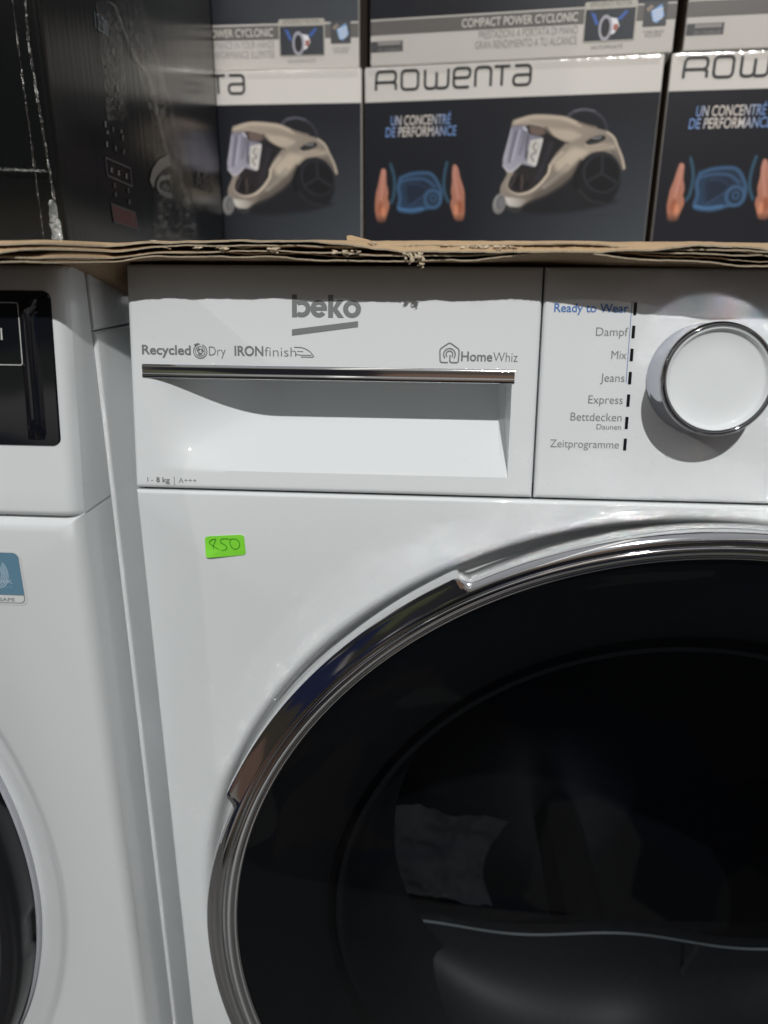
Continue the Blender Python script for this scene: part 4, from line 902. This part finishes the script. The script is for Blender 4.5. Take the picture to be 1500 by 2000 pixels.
for (u, v_) in ((206, 80), (213, 96), (221, 100), (230, 118), (210, 130), (229, 172), (233, 210), (206, 242), (210, 258), (221, 252), (237, 256), (240, 268), (209, 281), (226, 289), (242, 296)):
    w, h_ = rr_.uniform(.8, 2.2), rr_.uniform(3, 7); gp(mb, [(u - w, v_ - h_), (u + w, v_ - h_ + 2), (u + w * .4, v_ + h_ * .2), (u + w, v_ + h_ + 2), (u - w, v_ + h_ - 1)], .0002, 'icon_dim' if rr_.random() < .6 else 'icon_grey')
mb.build('printed_icons', black, GO)
mb = MB()
def outline(pts, m): stroke(mb, GF, [GF.px(*p) for p in pts], .0011, .0002, m, True)
gp(mb, [(217, 400), (264, 416), (270, 448), (222, 433)], .00016, 'icon_red'); mb.build('red_table_cell', black, GO); mb = MB()
outline([(206, 308), (254, 329), (258, 364), (210, 343)], 'icon_dim'); mb.build('table_frame', black, GO); mb = MB(); outline([(217, 398), (264, 416), (270, 448), (223, 433)], 'icon_dim')
for u, v_ in ((218, 332), (232, 338), (247, 344), (224, 362), (226, 380), (251, 372), (253, 394), (232, 418), (260, 428)): gp(mb, [(u - 2, v_ - 5), (u + 2, v_ - 4), (u + .5, v_), (u + 2, v_ + 5), (u - 2, v_ + 4)], .00022, 'icon_grey' if v_ < 350 else 'icon_dim')
mb.build('feature_table', black, GO); mb = MB()
text(mb, GF, 'ABS', *[GF.px(u, 370)[0] for u in (382, 418)], GF.px(400, 372)[1], .016, .0002, 'icon_dim')
mb.build('faint_lettering', black, GO)
mb = MB()
stroke(mb, GF, dense([GF.px(*p) for p in [(296, 360), (300, 340), (312, 322), (331, 312)]], .02), .0085, .0002, 'icon_chrome')
stroke(mb, GF, dense([GF.px(*p) for p in [(331, 345), (313, 348), (305, 364), (316, 378), (334, 382)]], .02), .0040, .0003, 'icon_grey')
mb.build('handle_picture', black, GO)
def tape(name, pts, m, k):
    mb = MB(); P = [GF.px(*p) for p in pts]; poly(mb, GF, P, .0009 + .0003 * k, m); return mb.build(name, black, GO)
def crumple(name, quad, nu, nv, amp, m, seed, freq=9):
    """creased clear film clinging to the carton side"""
    mb = MB(); Q = [GF.px(*p) for p in quad]
    def f(i, j):
        u, v = i / (nu - 1), j / (nv - 1); a = (Q[0][0] * (1 - u) + Q[1][0] * u) * (1 - v) + (Q[3][0] * (1 - u) + Q[2][0] * u) * v; b = (Q[0][1] * (1 - u) + Q[1][1] * u) * (1 - v) + (Q[3][1] * (1 - u) + Q[2][1] * u) * v
        h = abs(noise.noise(Vector((u * freq * .8, v * freq, seed)))) + .5 * abs(noise.noise(Vector((u * freq * 2, v * freq * 2.4, seed + 5)))); e = min(1, 6 * min(u, 1 - u)) * min(1, 6 * min(v, 1 - v))
        return GF.p(a + .004 * noise.noise(Vector((v * 6, seed, 1))), b + .003 * noise.noise(Vector((u * 5, seed, 2))), .0012 + amp * h * e)
    grid(mb, nu, nv, f, m); return mb.build(name, black, GO, smooth=18)
crumple('clear_tape', [(184, 0), (232, 4), (246, 232), (208, 236)], 20, 44, .0030, 'film_tape', 1)
crumple('clear_tape', [(228, 0), (276, 0), (392, 415), (350, 430)], 18, 60, .0022, 'film_tape', 2, 7)
crumple('crumpled_film', [(300, 300), (352, 330), (392, 462), (296, 464)], 26, 26, .0060, 'film_tape', 3, 8)
tape('tape_edge', [(205, 0), (222, 8), (262, 110), (290, 145), (312, 240), (324, 300), (321, 300), (308, 240), (286, 146), (258, 110), (219, 12)], 'tape_edge', 1)
# crumpled film hanging over the near corner, built as folded strips standing off the carton
def ribbon(name, pts, w, m, seed, amp=.0016):
    rnd = random.Random(seed); n = 70; mb = MB(); P = dense([Vector(p) for p in pts], .01, 4) if False else pts
    vs = []
    for i in range(n):
        t = i / (n - 1) * (len(P) - 1); k = min(int(t), len(P) - 2); q = Vector(P[k]).lerp(Vector(P[k + 1]), t - k)
        for j in range(5):
            s = j / 4 - .5; vs.append(q + Vector((s * w + rnd.uniform(-1, 1) * amp * .4, -abs(s) * .0 + rnd.uniform(-1, 1) * amp - .001, rnd.uniform(-1, 1) * amp * .5)))
    mb.add(vs, [(i * 5 + j, i * 5 + j + 1, i * 5 + j + 6, i * 5 + j + 5) for i in range(n - 1) for j in range(4)], m); return mb.build(name, black, GO, smooth=20)
ribbon('film_fold', [(GX - .002, GY0 - .0045, .20), (GX - .006, GY0 - .0045, .12), (GX - .003, GY0 - .0045, .05), (GX - .001, GY0 - .0045, .0)], .0016, 'film_line', 3, .0004)
ribbon('film_fold', [(GX - .0125, GY0 - .004, .20), (GX - .0125, GY0 - .004, .0)], .0010, 'film_line', 5, .0006)
ribbon('tape_band', [(-.15, GY0 - .003, .0545), (GX - .006, GY0 - .003, .0525)], .001, 'tape_edge', 6, .0022)
mb = MB(); rnd = random.Random(12); vs = []
for j in range(12):
    t = j / 11; w = .0085 * sin(pi * (t * .82 + .02)) ** .7 * (1.1 - t * .55)
    for i in range(6): vs.append((GX - .0035 + w * (i / 5 - .35) + rnd.uniform(-1, 1) * .0004, GY0 - .008 + rnd.uniform(-1, 1) * .0016, .0060 + .030 * t))
mb.add(vs, [(j * 6 + i, j * 6 + i + 1, j * 6 + i + 7, j * 6 + i + 6) for j in range(11) for i in range(5)], 'film_scrap'); mb.build('film_scrap', black, GO, smooth=15)
